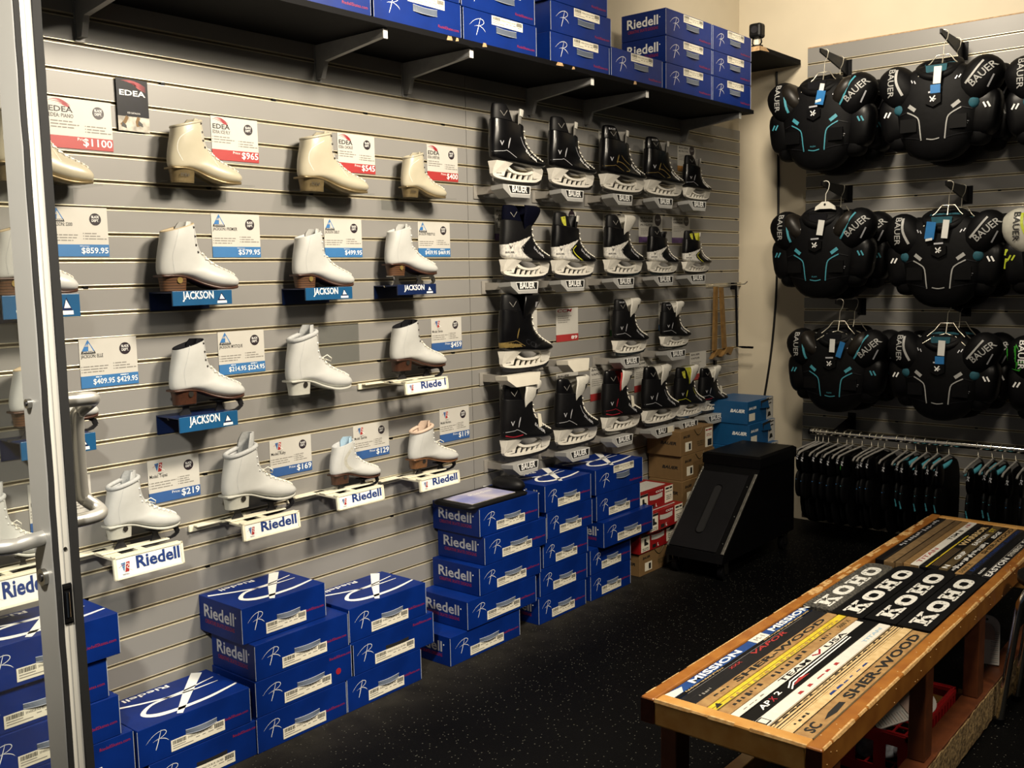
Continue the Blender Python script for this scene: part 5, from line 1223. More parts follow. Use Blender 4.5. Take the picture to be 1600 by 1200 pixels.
    for k in range(28):
        a = 2 * PI * k / 28; ring.append((.095 * math.cos(a), -.012 + .062 * math.sin(a), .148 + .045 * math.sin(a) + .012 * abs(math.cos(a))))
    g.tube(ring, .019, 'pad_black', 10, True); g.build('collar', t)
    g = G(); g.loft([[(x * .80, -.012 + (y + .012) * .8, z + .012) for x, y, z in ring], [(x * .74, -.02 + (y + .012) * .7, z - .055) for x, y, z in ring]], liner, False, True); 
    g.prism([(-.05, .165), (.05, .165), (.04, .07), (.0, .045), (-.04, .07)], 'y', -.066, -.060, liner); g.build('lining', t)
    g = G()
    if tagk == 1: g.box(.0, .045, -.108, -.105, .045, .115, 'tag_blue', 0, Matrix.Rotation(.2, 4, 'Y')); g.box(.006, .030, -.104, -.101, .09, .15, 'tag_white', 0, Matrix.Rotation(.2, 4, 'Y')); g.quad((.012, -.1085, .05), (.042, -.1085, .055), (.042, -.1085, .068), (.012, -.1085, .063), 'tag_white')
    if tagk == 2: g.box(.0, .034, -.106, -.103, .055, .135, 'tag_white', 0, Matrix.Rotation(.15, 4, 'Y')); words(g, lambda a: a, lambda b: b, 0, [], 'text_grey')
    if tagk == 3: g.box(-.075, -.03, -.106, -.103, .05, .135, 'tag_blue', 0, Matrix.Rotation(.12, 4, 'Y')); g.box(.005, .035, -.106, -.103, .06, .15, 'tag_white', 0, Matrix.Rotation(.1, 4, 'Y')); g.quad((-.062, -.1075, .045), (-.03, -.1075, .05), (-.03, -.1075, .062), (-.062, -.1075, .057), 'tag_white')
    if tagk == 4: g.box(-.005, .025, -.106, -.103, .065, .14, 'tag_white', 0, Matrix.Rotation(.05, 4, 'Y')); g.box(.02, .05, -.104, -.101, .05, .14, 'tag_blue', 0, Matrix.Rotation(.3, 4, 'Y'))
    if tagk == 5: g.box(-.005, .030, -.106, -.103, .07, .15, 'tag_white', 0, Matrix.Rotation(.05, 4, 'Y')); g.box(-.012, .034, -.108, -.105, .025, .065, 'tag_blue')
    if g.v: g.build('hang_tag', t)
    PADS[key] = t
    return t
def hook_arm(label, plate, tip_dy, rise, length):
    x, z = plate
    t = thing('display_hook', label, 'hook', (x, YB, z), 0, 'display arms on the back slats')
    G().box(-.024, .024, -.0045, -.0005, -.048, .044, 'black_metal', .001).build('wall_plate', t)
    G().prism([(-.0045, .040), (-.0045, -.040), (-length, rise - .008), (-length, rise + .012)], 'x', -.0045, .0045, 'black_metal').build('arm', t)
    return t
FR, RE = .320, .110       # distance of front and rear set from the slats
spec = [  # kind, words, emblem pixel point already turned into (x,z), plate (x,z), rear kind
 ('cyan', 'upper left', (0.631, 2.278), (0.665, 2.591), 1, False), ('white', 'upper right', (1.228, 2.277), (1.242, 2.589), 5, False),
 ('cyan', 'middle left', (0.649, 1.599), (0.679, 1.896), 2, True), ('white', 'middle right', (1.273, 1.555), (1.269, 1.902), 3, False),
 ('cyan', 'lower left', (0.737, 0.978), (0.692, 1.271), 4, False), ('white', 'lower right', (1.283, 0.977), (1.26, 1.289), 5, False)]
for kind, wd, em, pl, tg, flat in spec:
    px, pz = em; s = 1.0 if wd.startswith('u') else (.98 if wd.startswith('m') else .93)
    trim = 'cyan' if kind == 'cyan' else 'white'
    az = pz + .30
    hook_arm('black display arm of the %s shoulder pads' % wd, (px + .012, az - .015), 0, .035, .375)
    pads(kind, 'black shoulder pads with %s trim, front set on the %s arm' % (trim, wd), (px, YB - FR, pz), s, tg)
    pads(kind, 'black shoulder pads with %s trim, rear set on the %s arm' % (trim, wd), (px + .015, YB - RE, pz - .012), s, 0)
    zb = lambda d: az - .015 + .040 + (.012 - .005) * d / .375
    wire_hanger('%s hanger of the front %s shoulder pads' % ('white plastic' if flat else 'wire', wd), (px + .012, YB - FR, zb(FR) - .012), 'hanger_white' if flat else 'wire', rz=.06, flat=flat)
    wire_hanger('wire hanger of the rear %s shoulder pads' % wd, (px + .012, YB - RE, zb(RE) - .012), 'wire', rz=-.04)
for kind, wd, em in (('white', 'upper', (1.805, 2.25)), ('lime', 'middle', (1.812, 1.557)), ('green', 'lower', (1.856, 0.96))):
    pads(kind, {'white': 'black shoulder pads cut by the right picture edge in the upper row', 'lime': 'silver and lime shoulder pads at the right picture edge', 'green': 'green and white shoulder pads at the right picture edge'}[kind], (em[0], YB - FR, em[1]), .97, 0)
    hook_arm('black display arm past the right picture edge, %s row' % wd, (em[0] + .012, em[1] + .285), 0, .035, .375)
    wire_hanger('wire hanger past the right picture edge, %s row' % wd, (em[0] + .012, YB - FR, em[1] + .285 + .040 + .007 * FR / .375 - .012), 'wire')

# ------------------------------------------------------------------ chrome rail with small pads
RY = YB - .30; RZ = .588
t = thing('garment_rail', 'long low chrome rail along the back wall full of small black pads', 'rail', (.59, RY, RZ))
G().tube([(0, 0, .0), (2.3, 0, .0)], .0162, 'chrome', 16).build('bar', t); G().cyl((-.002, 0, 0), 'x', .017, .012, 'black_metal', 16).build('end_cap', t)
for x in (.115, 1.25, 2.1):
    G().box(x - .022, x + .022, .2945, .2995, -.02, .075, 'black_metal', .001).build('wall_plate', t); G().prism([(.2945, .06), (.2945, -.01), (.012, -.012), (.012, .006)], 'x', x - .005, x + .005, 'black_metal').build('arm', t)
hx = [(0.6, 0.566)[0], (0.629, 0.569)[0], (0.654, 0.571)[0], (0.686, 0.574)[0], (0.736, 0.572)[0], (0.786, 0.576)[0], (0.817, 0.579)[0], (0.869, 0.577)[0], (0.92, 0.578)[0], (0.954, 0.582)[0], (0.987, 0.581)[0], (1.06, 0.585)[0], (1.102, 0.586)[0], (1.147, 0.587)[0], (1.201, 0.588)[0], (1.254, 0.59)[0], (1.31, 0.592)[0], (1.449, 0.596)[0], (1.513, 0.596)[0], (1.56, 0.598)[0], (1.619, 0.597)[0], (1.676, 0.597)[0]]
hx = [x if i else x + .012 for i, x in enumerate(hx)]
def small_pads(kind, label, loc, rz):
    key = ('sm', kind)
    if key in PADS: return dup(PADS[key], label, loc, None, rz)
    t = thing('youth_pads', label, 'shoulder pads', loc, rz, 'small pads on the chrome rail')
    tw = .010
    g = G().ball((0, .0, -.215), (tw, .155, .205), 'pad_black', 14, 12, None, .6); g.build('body', t)
    g = G().ball((0, -.145, -.075), (tw * 1.35, .055, .065), 'pad_gloss', 14, 10, None, .8); bc = g.bvh()
    g.text('R', (-.008, -1, -.065), EX, EZ, .03, 'print_silver', fit=.016, bvh=bc, raydir=(0, 1, 0), lift=.002, shear=.3, bold=.03)
    if kind == 'green': g.ribbon([(.0, -1, -.03), (-.006, -1, -.06), (-.008, -1, -.09)], .012, (0, -1, 0), 'green', bc, (0, 1, 0), .003)
    g.build('shoulder_cap', t)
    g = G().ball((0, -.155, -.20), (tw * 1.25, .05, .075), 'pad_black', 12, 10, None, .75); be = g.bvh()
    g.ribbon([(-.004, -1, -.15), (.005, -1, -.172)], .009, (0, -1, 0), 'cyan' if kind != 'blue' else 'tag_blue', be, (0, 1, 0), .003)
    if kind == 'cyan': g.ribbon([(-.002, -1, -.21), (.004, -1, -.25)], .006, (0, -1, 0), 'cyan', be, (0, 1, 0), .003)
    g.build('arm_guard', t)
    if kind == 'cyan': G().tube(cat([(-.028, -.15, -.050), (-.006, -.12, -.042), (.014, -.08, -.026), (.020, -.03, -.010)], 10), [.003, .006, .009, .011, .012, .012, .012, .011, .009, .007, .004], 'cyan', 8).build('neck_lining', t)
    PADS[key] = t
    return t
for i, x in enumerate(hx):
    kind = 'cyan' if i in (12, 13, 14, 15, 16, 17, 18, 19) else ('green' if i == 7 else 'blue')
    w = {'cyan': 'small black pads with cyan neck lining', 'green': 'small black pads with green shoulder mark', 'blue': 'small black pads with blue accents'}[kind]
    rz = (-.14, -.06, -.18, -.03, -.10)[i % 5] if i < 12 else (.05, -.04, .02)[i % 3]
    small_pads(kind, '%s, %s from the left end of the chrome rail' % (w, ORD[i]), (x + .008, RY + (.0 if i % 2 else .012), RZ - .062 - .006 * (i * 7 % 3)), rz)
    t = thing('clothes_hanger', 'grey hanger, %s from the left end of the chrome rail' % ORD[i], 'hanger', (x, RY, RZ), rz, 'hangers on the chrome rail')
    G().tube([(0, -.017, -.005)] + [(0, -.0185 * math.cos(a), .0185 * math.sin(a)) for a in [PI * k / 8 for k in range(9)]] + [(0, .016, -.02), (.004, .006, -.045), (.008, 0, -.058)], .0017, 'wire', 6).build('hook', t)
    g = G()
    for sg in (1, -1): g.tube([(.008, 0, -.055), (.008, sg * .05, -.068), (.005, sg * .10, -.095), (.002, sg * .15, -.125)] if sg > 0 else [(.008, 0, -.055), (.006, -.05, -.062), (.0, -.11, -.070), (-.006, -.19, -.085), (-.008, -.208, -.10)], .0055, 'plastic_clear_grey', 6)
    g.build('shoulder_bar', t)

# ------------------------------------------------------------------ stick bench
X0, X1, Y0, Y1, ZT = 1.532, 1.990, 1.958, 4.192, .458
t = thing('stick_bench', 'orange wooden bench with a seat inlaid with old hockey sticks', 'bench', (X0, Y0, 0)); OX, OY = X0, Y0
def bb(nm, x0, x1, y0, y1, z0, z1, m, bev=.004, extra=None):
    g = G().box(x0 - OX, x1 - OX, y0 - OY, y1 - OY, z0, z1, m, bev)
    if extra: extra(g)
    return g.build(nm, t)
def edge_wear(xa, ya, xb, yb, z, nrm, seed):
    r = random.Random(seed)
    def f(g):
        L = math.hypot(xb - xa, yb - ya); p = 0
        while p < L - .02:
            q = min(L, p + .02 + r.random() * .10); a = p / L; b = q / L
            x0_, y0_, x1_, y1_ = xa + (xb - xa) * a - OX, ya + (yb - ya) * a - OY, xa + (xb - xa) * b - OX, ya + (yb - ya) * b - OY
            w = .0008 + r.random() * .0035; dx, dy = nrm
            g.add([(x0_ + dx * .0006, y0_ + dy * .0006, z - .003 - w), (x1_ + dx * .0006, y1_ + dy * .0006, z - .003 - w * .8), (x1_ - dx * .002, y1_ - dy * .002, z + .0004), (x0_ - dx * .002, y0_ - dy * .002, z + .0004), (x1_ - dx * (.004 + w), y1_ - dy * (.004 + w), z + .0005), (x0_ - dx * (.004 + w * .7), y0_ - dy * (.004 + w * .7), z + .0005)], [(0, 1, 2, 3), (3, 2, 4, 5)], 'bench_scuff')
            p = q + (r.random() * .05 if r.random() < .4 else 0)
    return f
RW_ = .037; RH = .066
def lx(g):
    edge_wear(X0, Y0 + .02, X0, Y1, ZT, (-1, 0), 3)(g)
    r = random.Random(9)
    for k in range(40):
        y = Y0 + .95 + 1.25 * r.random() - OY; x = .004 + r.random() * .022
        g.box(x, x + .008 + r.random() * .006, y, y + .02 + r.random() * .05, ZT - .001, ZT + .0004 + .00003 * k, 'bench_scuff')
    g.box(.0008, RW_ - .0008, -.0005, .004, ZT - RH + .003, ZT - .004, 'bench_end')
bb('long_rail', X0, X0 + RW_, Y0, Y1, ZT - RH, ZT, 'bench_wood', .005, lx)
def rx_(g):
    edge_wear(X1, Y0 + .01, X1, Y1, ZT, (1, 0), 4)(g)
    r = random.Random(5)
    for k in range(26): g.ball((X1 - OX + .0002, r.random() * 2.1 + .02, ZT - .012 - r.random() * .045), (.0012, .0025, .002), 'bench_scuff', 6, 4)
    for k in range(30): g.ball((X1 - OX - .006 - r.random() * .026, r.random() * 2.1 + .02, ZT), (.002, .003, .0008), 'bench_scuff', 6, 4)
    g.box(X1 - RW_ - OX + .0008, X1 - OX - .0008, -.0005, .004, ZT - RH + .003, ZT - .004, 'bench_end')
bb('long_rail', X1 - RW_, X1, Y0, Y1, ZT - RH, ZT, 'bench_wood', .005, rx_)
bb('end_rail', X0 + RW_ + .0005, X1 - RW_ - .0005, Y0 + .001, Y0 + .045, ZT - RH, ZT - .0005, 'bench_light', .005, edge_wear(X0 + RW_, Y0 + .001, X1 - RW_, Y0 + .001, ZT - .0005, (0, -1), 6))
bb('end_rail', X0 + RW_ + .0005, X1 - RW_ - .0005, Y1 - .040, Y1 - .001, ZT - RH, ZT - .0005, 'bench_light', .005)
bb('base_board', X0 + RW_ + .0005, X1 - RW_ - .0005, Y0 + .0455, Y1 - .0405, ZT - .045, ZT - .027, 'st_black', 0)
IX0, IX1 = X0 + RW_ + .001, X1 - RW_ - .001
SD = (1, 0, 0)
def stick(x0, x1, y0, y1, m, deco=None, z=ZT - .003, end=None):
    g = G().box(x0 + .0006 - OX, x1 - .0006 - OX, y0 - OY, y1 - OY, ZT - .0265, z, m, .0022)
    w = x1 - x0; L = y1 - y0
    P = lambda a, b, e=.0005: (x0 - OX + w * (1 - b), y0 - OY + L * a, z + e)      # a along the bench, b across (towards the left)
    if deco: deco(g, P, w, L)
    if end: g.box(x0 + .002 - OX, x1 - .002 - OX, y0 - OY - .0005, y0 - OY + .001, ZT - .026, z - .002, end)
    return g.build('hockey_stick', t)
YD, XD = (0, 1, 0), (-1, 0, 0)
def T(g, P, w, L, s, a, b, hgt, m, ln, bold=.02, shear=0, e=.0007): g.text(s, P(a, b, e), YD, XD, hgt * w / .72, m, fit=ln * L, bold=bold, shear=shear)
def strip_(g, P, a0, a1, b0, b1, m, e=.0005): g.add([P(a0, b0, e), P(a1, b0, e), P(a1, b1, e), P(a0, b1, e)], [(0, 1, 2, 3)], m)
def dashes(g, P, b0, b1, m, seed, n=14, a0=.02, a1=.98, e=.0006):
    r = random.Random(seed)
    for k in range(n):
        a = a0 + (a1 - a0) * k / n; d = (a1 - a0) / n * (.3 + .6 * r.random()); q = b0 + (b1 - b0) * r.random() * .4; u = b1 - (b1 - b0) * r.random() * .4
        g.add([P(a, q, e), P(a + d, q, e), P(a + d * .8, u, e), P(a + d * .1, u, e)], [(0, 1, 2, 3)], m)
def d_mission(g, P, w, L):
    strip_(g, P, .0, 1, 0, .26, 'st_black'); dashes(g, P, .06, .24, 'st_pale', 2, 40, .06, .30); dashes(g, P, .06, .24, 'st_pale', 3, 40, .60, .98)
    T(g, P, w, L, 'MISSION', .13, .36, .50, 'print_white', .33, .03); T(g, P, w, L, 'MISSION', .70, .36, .50, 'print_white', .33, .03)
    strip_(g, P, .56, .66, .26, 1, 'st_white'); T(g, P, w, L, 'M-1', .58, .42, .4, 'text_grey', .06, .0, 0, .001); g.add([P(.0, .3, .0006), P(.055, .3, .0006), P(.085, .75, .0006), P(.0, .98, .0006)], [(0, 1, 2, 3)], 'st_white')
def d_vapor(g, P, w, L):
    strip_(g, P, 0, 1, .46, .50, 'print_black'); T(g, P, w, L, 'VAPOR', .46, .55, .32, 'band_red', .26, .02, .2); T(g, P, w, L, 'XXX', .30, .62, .2, 'band_red', .08); strip_(g, P, .05, .9, .93, .96, 'text_grey'); dashes(g, P, .2, .4, 'text_grey', 8, 5, .06, .14)
def d_sher(g, P, w, L): T(g, P, w, L, 'SHER-WOOD', .22, .22, .56, 'print_black', .70, .03); dashes(g, P, .3, .7, 'print_black', 5, 3, .08, .2)
def d_yel(g, P, w, L): strip_(g, P, 0, 1, .0, .10, 'st_brown'); strip_(g, P, 0, .9, .48, .53, 'st_brown'); dashes(g, P, .15, .42, 'st_tan', 4, 22, .1, .95); g.add([P(.01, .2, .0007), P(.05, .25, .0007), P(.04, .8, .0007)], [(0, 1, 2)], 'print_black')
def d_champ(g, P, w, L): dashes(g, P, .25, .80, 'print_black', 11, 7, .06, .26); dashes(g, P, .25, .8, 'print_black', 12, 8, .32, .60); dashes(g, P, .35, .7, 'print_black', 13, 5, .70, .80); T(g, P, w, L, '5000 X', .86, .3, .4, 'st_brown', .10)
def d_team(g, P, w, L): strip_(g, P, .0, .97, .12, .92, 'st_white'); T(g, P, w, L, 'TEAM', .30, .22, .56, 'print_black', .22, .02, 0, .001); T(g, P, w, L, 'USA', .66, .22, .56, 'print_black', .17, .02, 0, .001); g.ribbon([P(.56, .7, .001), P(.59, .3, .001), P(.63, .8, .001)], .006, EZ, 'print_red'); dashes(g, P, .35, .6, 'text_grey', 5, 4, .05, .2, .001)
def d_apx(g, P, w, L):
    T(g, P, w, L, 'AP', .08, .25, .5, 'print_white', .07, .02, .2); T(g, P, w, L, 'X', .15, .25, .5, 'print_red', .035, .02, .2); T(g, P, w, L, '2', .20, .45, .4, 'print_white', .03)
    for b in (.35, .62): g.ribbon([P(.27, b - .2), P(.32, b + .2), P(.60, b + .25), P(.80, b + .30)], .004, EZ, 'print_white')
    g.add([P(.29, .3, .0006), P(.42, .3, .0006), P(.36, .6, .0006)], [(0, 1, 2)], 'band_red')
def d_white(g, P, w, L): strip_(g, P, .0, .035, .1, .9, 'print_black'); strip_(g, P, .004, .03, .2, .8, 'st_white', .0008); T(g, P, w, L, 'TITAN', .78, .3, .3, 'logo_pale', .17); dashes(g, P, .3, .6, 'band_red', 4, 5, .25, .6)
def d_lines(g, P, w, L):
    for b, q in ((.12, .05), (.34, .09), (.60, .05), (.80, .10)): strip_(g, P, 0, 1, b, b + q, 'st_black')
    dashes(g, P, .66, .78, 'print_black', 9, 20)
def d_dots(g, P, w, L): dashes(g, P, .4, .75, 'print_black', 21, 4, .05, .16); dashes(g, P, .4, .65, 'sign_navy', 22, 6, .3, .62); strip_(g, P, 0, 1, .0, .07, 'st_black')
def d_sc(g, P, w, L): T(g, P, w, L, 'SC', .03, .24, .52, 'print_black', .07, .03); g.add([P(.13, .4, .0006), P(.20, .25, .0006), P(.28, .35, .0006), P(.27, .62, .0006), P(.18, .58, .0006)], [(0, 1, 2, 3, 4)], 'print_black'); T(g, P, w, L, 'SHER-WOOD', .31, .24, .52, 'print_black', .65, .03); strip_(g, P, 0, 1, 0, .08, 'st_brown')
fr = [0, .105, .225, .305, .38, .465, .535, .625, .715, .80, .875, 1.0]
sp = [('st_blue', d_mission), ('st_grey', d_vapor), ('st_tan', d_sher), ('st_yellow', d_yel), ('st_tan', d_champ), ('st_black', d_team), ('st_black', d_apx), ('st_white', d_white), ('st_pale', d_lines), ('st_pale', d_dots), ('st_tan', d_sc)]
rnd = random.Random(2)
for k, (m, dc) in enumerate(sp):
    y1 = 2.80 + (.0 if k < 2 else .012 * rnd.random())
    stick(IX0 + (IX1 - IX0) * fr[k], IX0 + (IX1 - IX0) * fr[k + 1], Y0 + .047, y1, m, dc, ZT - .003 - rnd.random() * .002)
# big slab lettered goalie paddles
def slab(ch):
    """block letter with slab feet in a 1 x 1 square (x along the word, y up)"""
    R_ = []
    def r(a, b, c, d): R_.append([(a, b), (c, b), (c, d), (a, d)])
    if ch == 'O':
        n = 20; o = [(.5 + .5 * math.copysign(abs(math.cos(2 * PI * k / n)) ** .7, math.cos(2 * PI * k / n)), .5 + .5 * math.copysign(abs(math.sin(2 * PI * k / n)) ** .7, math.sin(2 * PI * k / n))) for k in range(n)]
        i = [(.5 + (x - .5) * .42, .5 + (y - .5) * .48) for x, y in o]
        for k in range(n): R_.append([o[k], o[(k + 1) % n], i[(k + 1) % n], i[k]])
    if ch == 'H':
        r(.10, .1, .36, .9); r(.64, .1, .90, .9); r(.36, .40, .64, .60)
        for x in (-.02, .54): r(x, 0, x + .48, .16); r(x, .84, x + .48, 1)
    if ch == 'K':
        r(.10, .1, .36, .9); r(-.02, 0, .48, .16); r(-.02, .84, .48, 1); r(.56, 0, 1.04, .16); r(.56, .84, 1.0, 1)
        R_.append([(.36, .36), (.70, .86), (.94, .86), (.36, .58)]); R_.append([(.46, .55), (.64, .66), (.98, .14), (.70, .14)])
    return R_
def paddle(x0, x1, y0, y1, m, z):
    n = 6; w = x1 - x0; r = w * .35; out = [(x0 - OX, y0 - OY), (x1 - OX, y0 - OY)]
    out += [(x1 - OX - r + r * math.cos(PI / 2 * k / n), y1 - OY - r + r * math.sin(PI / 2 * k / n)) for k in range(n + 1)] + [(x0 - OX + r - r * math.sin(PI / 2 * k / n), y1 - OY - r + r * math.cos(PI / 2 * k / n)) for k in range(n + 1)]
    g = G().prism(out, 'z', ZT - .0265, z, m)
    L = y1 - y0; lh = w * .56; a = y0 + L * .06; step = L * .88 / 4
    for k, ch in enumerate('KOHO'):
        for pl in slab(ch): g.add([(x1 - w * .22 - q * lh - OX, a + step * (k + p * .86) - OY, z + .0006) for p, q in pl], [(0, 1, 2, 3)], 'koho_white')
    return g.build('goalie_stick', t)
pw_ = (IX1 - IX0) / 4.06
for k in range(4):
    x0 = IX0 + .002 + pw_ * k * 1.01
    paddle(x0, x0 + pw_ * .975, 2.816 - (.0 if k != 1 else .012), (3.37, 3.40, 3.42, 3.42)[k], 'st_heather' if k == 0 else 'st_black', ZT - .001)
def d_thin(g, P, w, L):
    strip_(g, P, 0, 1, .0, .12, 'print_black'); dashes(g, P, .2, .8, 'print_silver', 6, 16, .3, .95)
def d_groove(g, P, w, L):
    for b in (.05, .25, .45, .65, .85): strip_(g, P, 0, 1, b, b + .05, 'st_black')
def d_band(g, P, w, L): strip_(g, P, 0, 1, .30, .70, 'st_dull'); strip_(g, P, 0, 1, .0, .06, 'st_black')
def d_tsm(g, P, w, L): T(g, P, w, L, 'TITAN', .05, .25, .5, 'band_red', .30, .01); T(g, P, w, L, 'TSM 8', .55, .25, .5, 'print_black', .24, .01); dashes(g, P, .2, .8, 'band_red', 3, 3, .87, .98)
def d_by(g, P, w, L): dashes(g, P, .1, .9, 'print_black', 7, 16); strip_(g, P, 0, .7, .0, .2, 'st_yellow')
def d_war(g, P, w, L): T(g, P, w, L, 'WARRIOR', .48, .18, .64, 'st_pale', .46, .03); [g.ribbon([P(.05, b), P(.42, b + .05)], .0022, EZ, 'st_dull') for b in (.2, .4, .6, .8)]
def d_east(g, P, w, L): T(g, P, w, L, 'EASTON', .52, .2, .55, 'print_white', .26, .02); T(g, P, w, L, 'GRIP', .20, .2, .55, 'print_white', .17, .02); T(g, P, w, L, 'ST', .84, .2, .55, 'st_yellow', .09, .02); T(g, P, w, L, 'N', .02, .2, .6, 'print_white', .06)
def d_pat(g, P, w, L): dashes(g, P, .1, .9, 'print_white', 17, 24, .02, .62); T(g, P, w, L, 'EDGE', .72, .2, .5, 'print_white', .16, .03, .2)
def d_sw2(g, P, w, L): T(g, P, w, L, '5000 K', .02, .2, .5, 'st_brown', .18); T(g, P, w, L, 'SHER-WOOD', .40, .2, .55, 'st_black', .58, .02)
def d_syn(g, P, w, L): T(g, P, w, L, 'EASTON SYNERGY EASTON', .05, .2, .55, 'sign_navy', .9, .02)
def d_blk(g, P, w, L): T(g, P, w, L, 'easton', .02, .3, .4, 'print_white', .12, 0)
def d_es2(g, P, w, L): T(g, P, w, L, 'EASTON', .02, .2, .60, 'print_white', .36, .025); T(g, P, w, L, 'SYNERGY', .42, .25, .5, 'st_white', .26, .02); T(g, P, w, L, 'EASTON', .72, .2, .6, 'print_white', .27, .025); strip_(g, P, 0, 1, .86, .95, 'text_grey')
sp2 = [('st_black', d_thin, .09), ('st_dull', d_band, .10), ('st_dull', d_groove, .07), ('st_tan', d_groove, .07), ('st_white', d_tsm, .085), ('st_black', d_by, .075), ('st_black', d_war, .095), ('st_brown', d_east, .085), ('st_black', d_pat, .075), ('st_tan', d_sw2, .075), ('st_grey', d_syn, .065), ('st_black', d_blk, .085), ('st_grey', d_es2, .085)]
tot = sum(s_[2] for s_ in sp2); x = IX0
for k, (m, dc, w) in enumerate(sp2):
    w = w / tot * (IX1 - IX0); y0 = 3.435 + (.012 * rnd.random() if k not in (1, 9) else -.008)
    stick(x, x + w, y0, Y1 - .042, m, dc, ZT - .003 - rnd.random() * .002, end='st_dull' if k in (1, 4, 9) else None); x += w
for (x0, x1) in ((X0 + .012, X0 + .058), (X1 - .058, X1 - .012)):
    for y in (2.03, 2.70, 3.22, 4.06):
        bb('leg', x0, x1, y, y + .065, .0 if x0 < 1.8 else .1205, ZT - RH - .0005 if True else 0, 'bench_leg', .003)
def bark_(g):
    r = random.Random(8); rings = []
    for k in range(60):
        y = Y0 + .02 + 2.19 * k / 59 - OY; a = X1 + r.random() * .003 - OX; b = X1 + .001 + r.random() * .004 - OX
        rings.append([(X1 - OX - .004, y, .004), (b, y, .004 + r.random() * .01), (b + .002 * r.random(), y, .05), (a, y, .108 + r.random() * .008), (X1 - OX - .004, y, .119)])
    g.loft(rings, 'bark', smooth=False)
bb('skid', X1 - .062, X1, Y0 + .02, Y1 - .02, .0, .12, 'bench_leg', .003, bark_)
bb('stretcher', X0 + .0585, X1 - .0585, 3.235, 3.27, .06, .12, 'bench_light', .003)
bb('stretcher', X0 + .0585, X1 - .0585, 4.075, 4.11, .24, .28, 'bench_light', .003)
bb('stretcher', X0 + .014, X0 + .056, 2.0965, 2.6985, .05, .11, 'bench_light', .003)

# ------------------------------------------------------------------ things under the bench
CX0, CX1, CY0, CY1, CZ = 1.64, 1.915, 2.775, 3.215, .145
t = thing('plastic_crate', 'red plastic crate with cut out sides under the bench', 'crate', (CX0, CY0, 0.001))
W_, D_ = CX1 - CX0, CY1 - CY0
g = G()
for k in range(9): g.box(0.004, W_ - .004, D_ * k / 9 + .004, D_ * k / 9 + .010, 0, .005, 'crate_red')
for k in range(7): g.box(W_ * k / 7 + .006, W_ * k / 7 + .011, .004, D_ - .004, .0006, .0056, 'crate_red')
g.box(0, W_, 0, .006, 0, .03, 'crate_red'); g.build('base', t)
def crate_wall(axis, at, L):
    g = G()
    def bx(a0, a1, z0, z1, th=.004, off=0):
        if axis == 'y': g.box(a0, a1, at - th / 2 + off, at + th / 2 + off, z0, z1, 'crate_red')
        else: g.box(at - th / 2 + off, at + th / 2 + off, a0, a1, z0, z1, 'crate_red')
    if axis == 'y':
        bx(0, L, 0, .03); bx(0, L, .105, CZ); 
        for a in (0, L * .30, L * .62, L - .035): bx(a, a + .035, .03, .105)
    else:
        bx(0, L, 0, CZ)
        n = 15
        for k in range(n): bx(L * (k + .2) / n, L * (k + .55) / n, .012, CZ - .02, .010)
    bx(-.004, L + .004, CZ - .016, CZ - .004, .016); 
    return g.build('side', t)
crate_wall('y', .004, W_); crate_wall('y', D_ - .004, W_); crate_wall('x', .004, D_); crate_wall('x', W_ - .004, D_)
def gauge(label, loc, rx, rz, s=1.0):
    t = thing('foot_gauge', label, 'foot gauge', loc, rz, 'white foot sizing gauges'); t.rotation_euler = (rx, 0, rz)
    n = 14; out = [(-.055, 0), (.055, 0), (.055, .17)] + [(.055 * math.cos(PI * k / n), .17 + .05 * math.sin(PI * k / n)) for k in range(1, n)] + [(-.055, .17)]
    g = G().prism([(x * s, z * s) for x, z in out], 'y', -.002, .002, 'gauge_white')
    for k in range(16):
        for sg in (-1, 1): g.quad(*[(sg * x * s, -.0024, z * s) for x, z in ((.018, .01 + .009 * k), (.050, .01 + .009 * k), (.050, .0125 + .009 * k), (.018, .0125 + .009 * k))], 'gauge_pink' if k % 2 else 'text_grey')
    g.cyl((0, -.0026, .20 * s), 'y', .004, .001, 'print_black', 10); g.build('plate', t)
    g = G().prism([(-.034 * s, .11 * s)] + [(.034 * s * math.cos(PI * k / 10 + 0) , (.14 + .045 * math.sin(PI * k / 10)) * s) for k in range(11)][::-1] + [(.034 * s, .11 * s)], 'y', -.0055, -.0026, 'gauge_pink'); g.build('slider', t)
    return t
ga = gauge('white foot gauge lying tilted across the red crate', (1.775, 2.83, .152), 0, 0, 1.0)
zx = Vector((.125, .165, .035)).normalized(); nx = (Vector((.25, -.35, 1)) - zx * Vector((.25, -.35, 1)).dot(zx)).normalized(); yx = -nx; xx = yx.cross(zx)
ga.rotation_euler = Matrix((xx, yx, zx)).transposed().to_euler()
gauge('white foot gauge standing behind the bench leg beside the chrome stool leg', (1.925, 3.52, .126), -.22, .25, .75)
t = thing('paper_bundle', 'grey blue crumpled papers in the red crate', 'papers', (1.80, 2.90, .0085))
g = G(); r = random.Random(6)
for k in range(4): g.ball((.03 * k - .05, .02 * (k % 2), .018 + .006 * k), (.045, .05, .018), 'paper_grey', 9, 6, Matrix.Rotation(r.random(), 3, 'X'), 1.3)
g.build('paper', t)
t = thing('chrome_stool', 'stool with a chrome leg beside the bench at the right picture edge', 'stool', (2.208, 3.46, 0))
for sx, sy in ((-1, -1), (1, -1), (-1, 1), (1, 1)):
    g = G().tube([(sx * .195, sy * .11, .004), (sx * .175, sy * .10, .20), (sx * .15, sy * .095, .41), (sx * .135, sy * .085, .445), (sx * .10, sy * .06, .455)], .0125, 'chrome', 12); g.cyl((sx * .195, sy * .11, .010), 'z', .016, .02, 'black_metal', 14); g.build('leg', t)
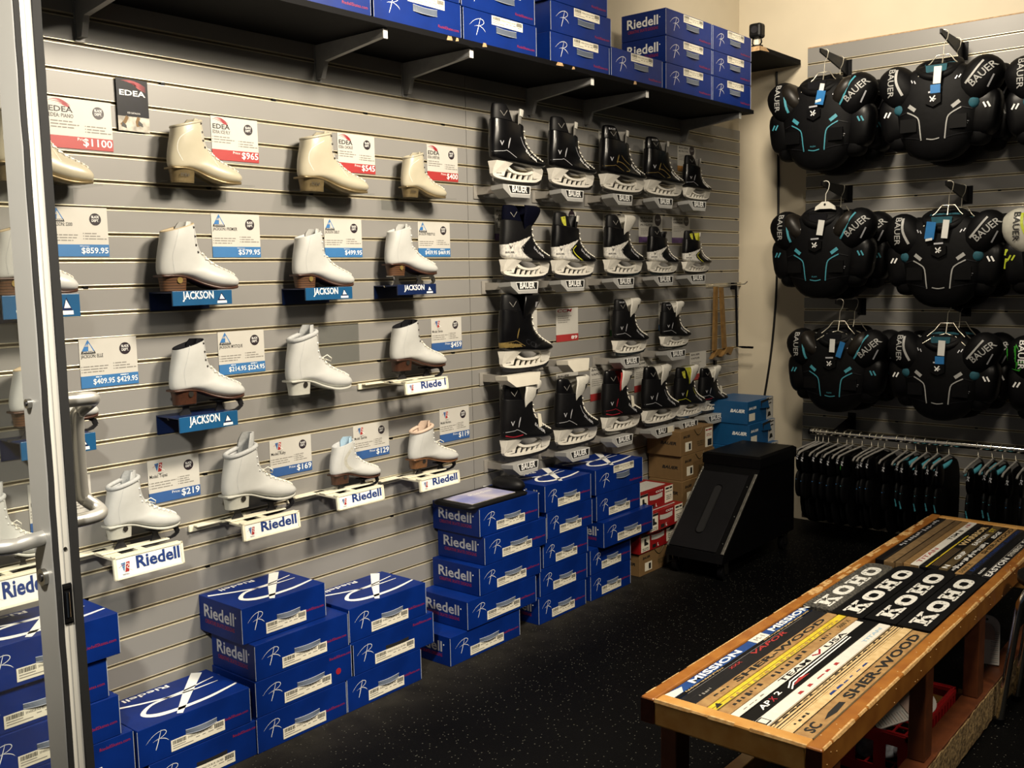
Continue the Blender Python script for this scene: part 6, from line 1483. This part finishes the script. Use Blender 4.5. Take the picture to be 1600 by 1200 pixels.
g = G().loft([[(.20 * math.cos(a) * k, .16 * math.sin(a) * k, z) for a in [2 * PI * j / 28 for j in range(28)]] for z, k in ((.462, .85), (.466, .9), (.49, .9), (.50, .82))], 'boot_matte'); g.build('seat', t)

# ------------------------------------------------------------------ lamps, world, camera
def lamp(nm, loc, aim, size, power, col, spot=None, blend=.5):
    L = bpy.data.lights.new(nm, 'SPOT' if spot else 'AREA'); L.energy = power; L.color = col
    if spot: L.spot_size = math.radians(spot); L.spot_blend = blend; L.shadow_soft_size = size
    else: L.shape = 'DISK'; L.size = size
    o = bpy.data.objects.new(nm, L); COL.objects.link(o); o.location = loc
    o.rotation_euler = (Vector(aim) - Vector(loc)).to_track_quat('-Z', 'Y').to_euler(); return o
WARM = (1.0, .88, .70); NEUT = (1.0, .93, .82)
lamp('ceiling_lamp', (1.95, 2.5, 2.93), (.0, 1.75, .95), .20, 450, WARM, 134, 1.0)
lamp('ceiling_lamp', (2.35, 1.8, 3.1), (.6, 2.0, .6), .40, 62, WARM)
lamp('lobby_lamp', (2.2, -.30, 2.75), (1.27, .68, 1.55), .10, 540, NEUT, 40, 1.0)
lamp('ceiling_lamp', (3.7, 2.6, 3.1), (1.9, 2.8, .4), .3, 40, WARM)
lamp('ceiling_lamp', (1.0, 3.75, 3.25), (.95, 5.2, 2.55), .18, 230, WARM, 118, 1.0)
w = bpy.data.worlds.new('World'); SC.world = w; w.use_nodes = True
w.node_tree.nodes['Background'].inputs[0].default_value = (.6, .75, 1.0, 1); w.node_tree.nodes['Background'].inputs[1].default_value = .03

cam = bpy.data.cameras.new('Camera'); co = bpy.data.objects.new('Camera', cam); COL.objects.link(co)
yaw, pitch, roll = 0.69862, 0.11327, -0.01925
Fd = Vector((-math.sin(yaw) * math.cos(pitch), math.cos(yaw) * math.cos(pitch), -math.sin(pitch))); r0 = Vector((math.cos(yaw), math.sin(yaw), 0)); u0 = r0.cross(Fd)
Rt = r0 * math.cos(roll) + u0 * math.sin(roll); Up = -r0 * math.sin(roll) + u0 * math.cos(roll)
Mc = Matrix((Rt, Up, -Fd)).transposed().to_4x4(); Mc.translation = Vector((2.7865, 0.0000, 1.4909)); co.matrix_world = Mc
cam.sensor_width = 36; cam.lens = 1542.62 / 1600 * 36; cam.clip_start = .02; cam.clip_end = 50
SC.camera = co
SC.view_settings.view_transform = 'Standard'; SC.view_settings.look = 'None'; SC.view_settings.gamma = 1; SC.view_settings.use_curve_mapping = False
SC.view_settings.exposure = -0.16
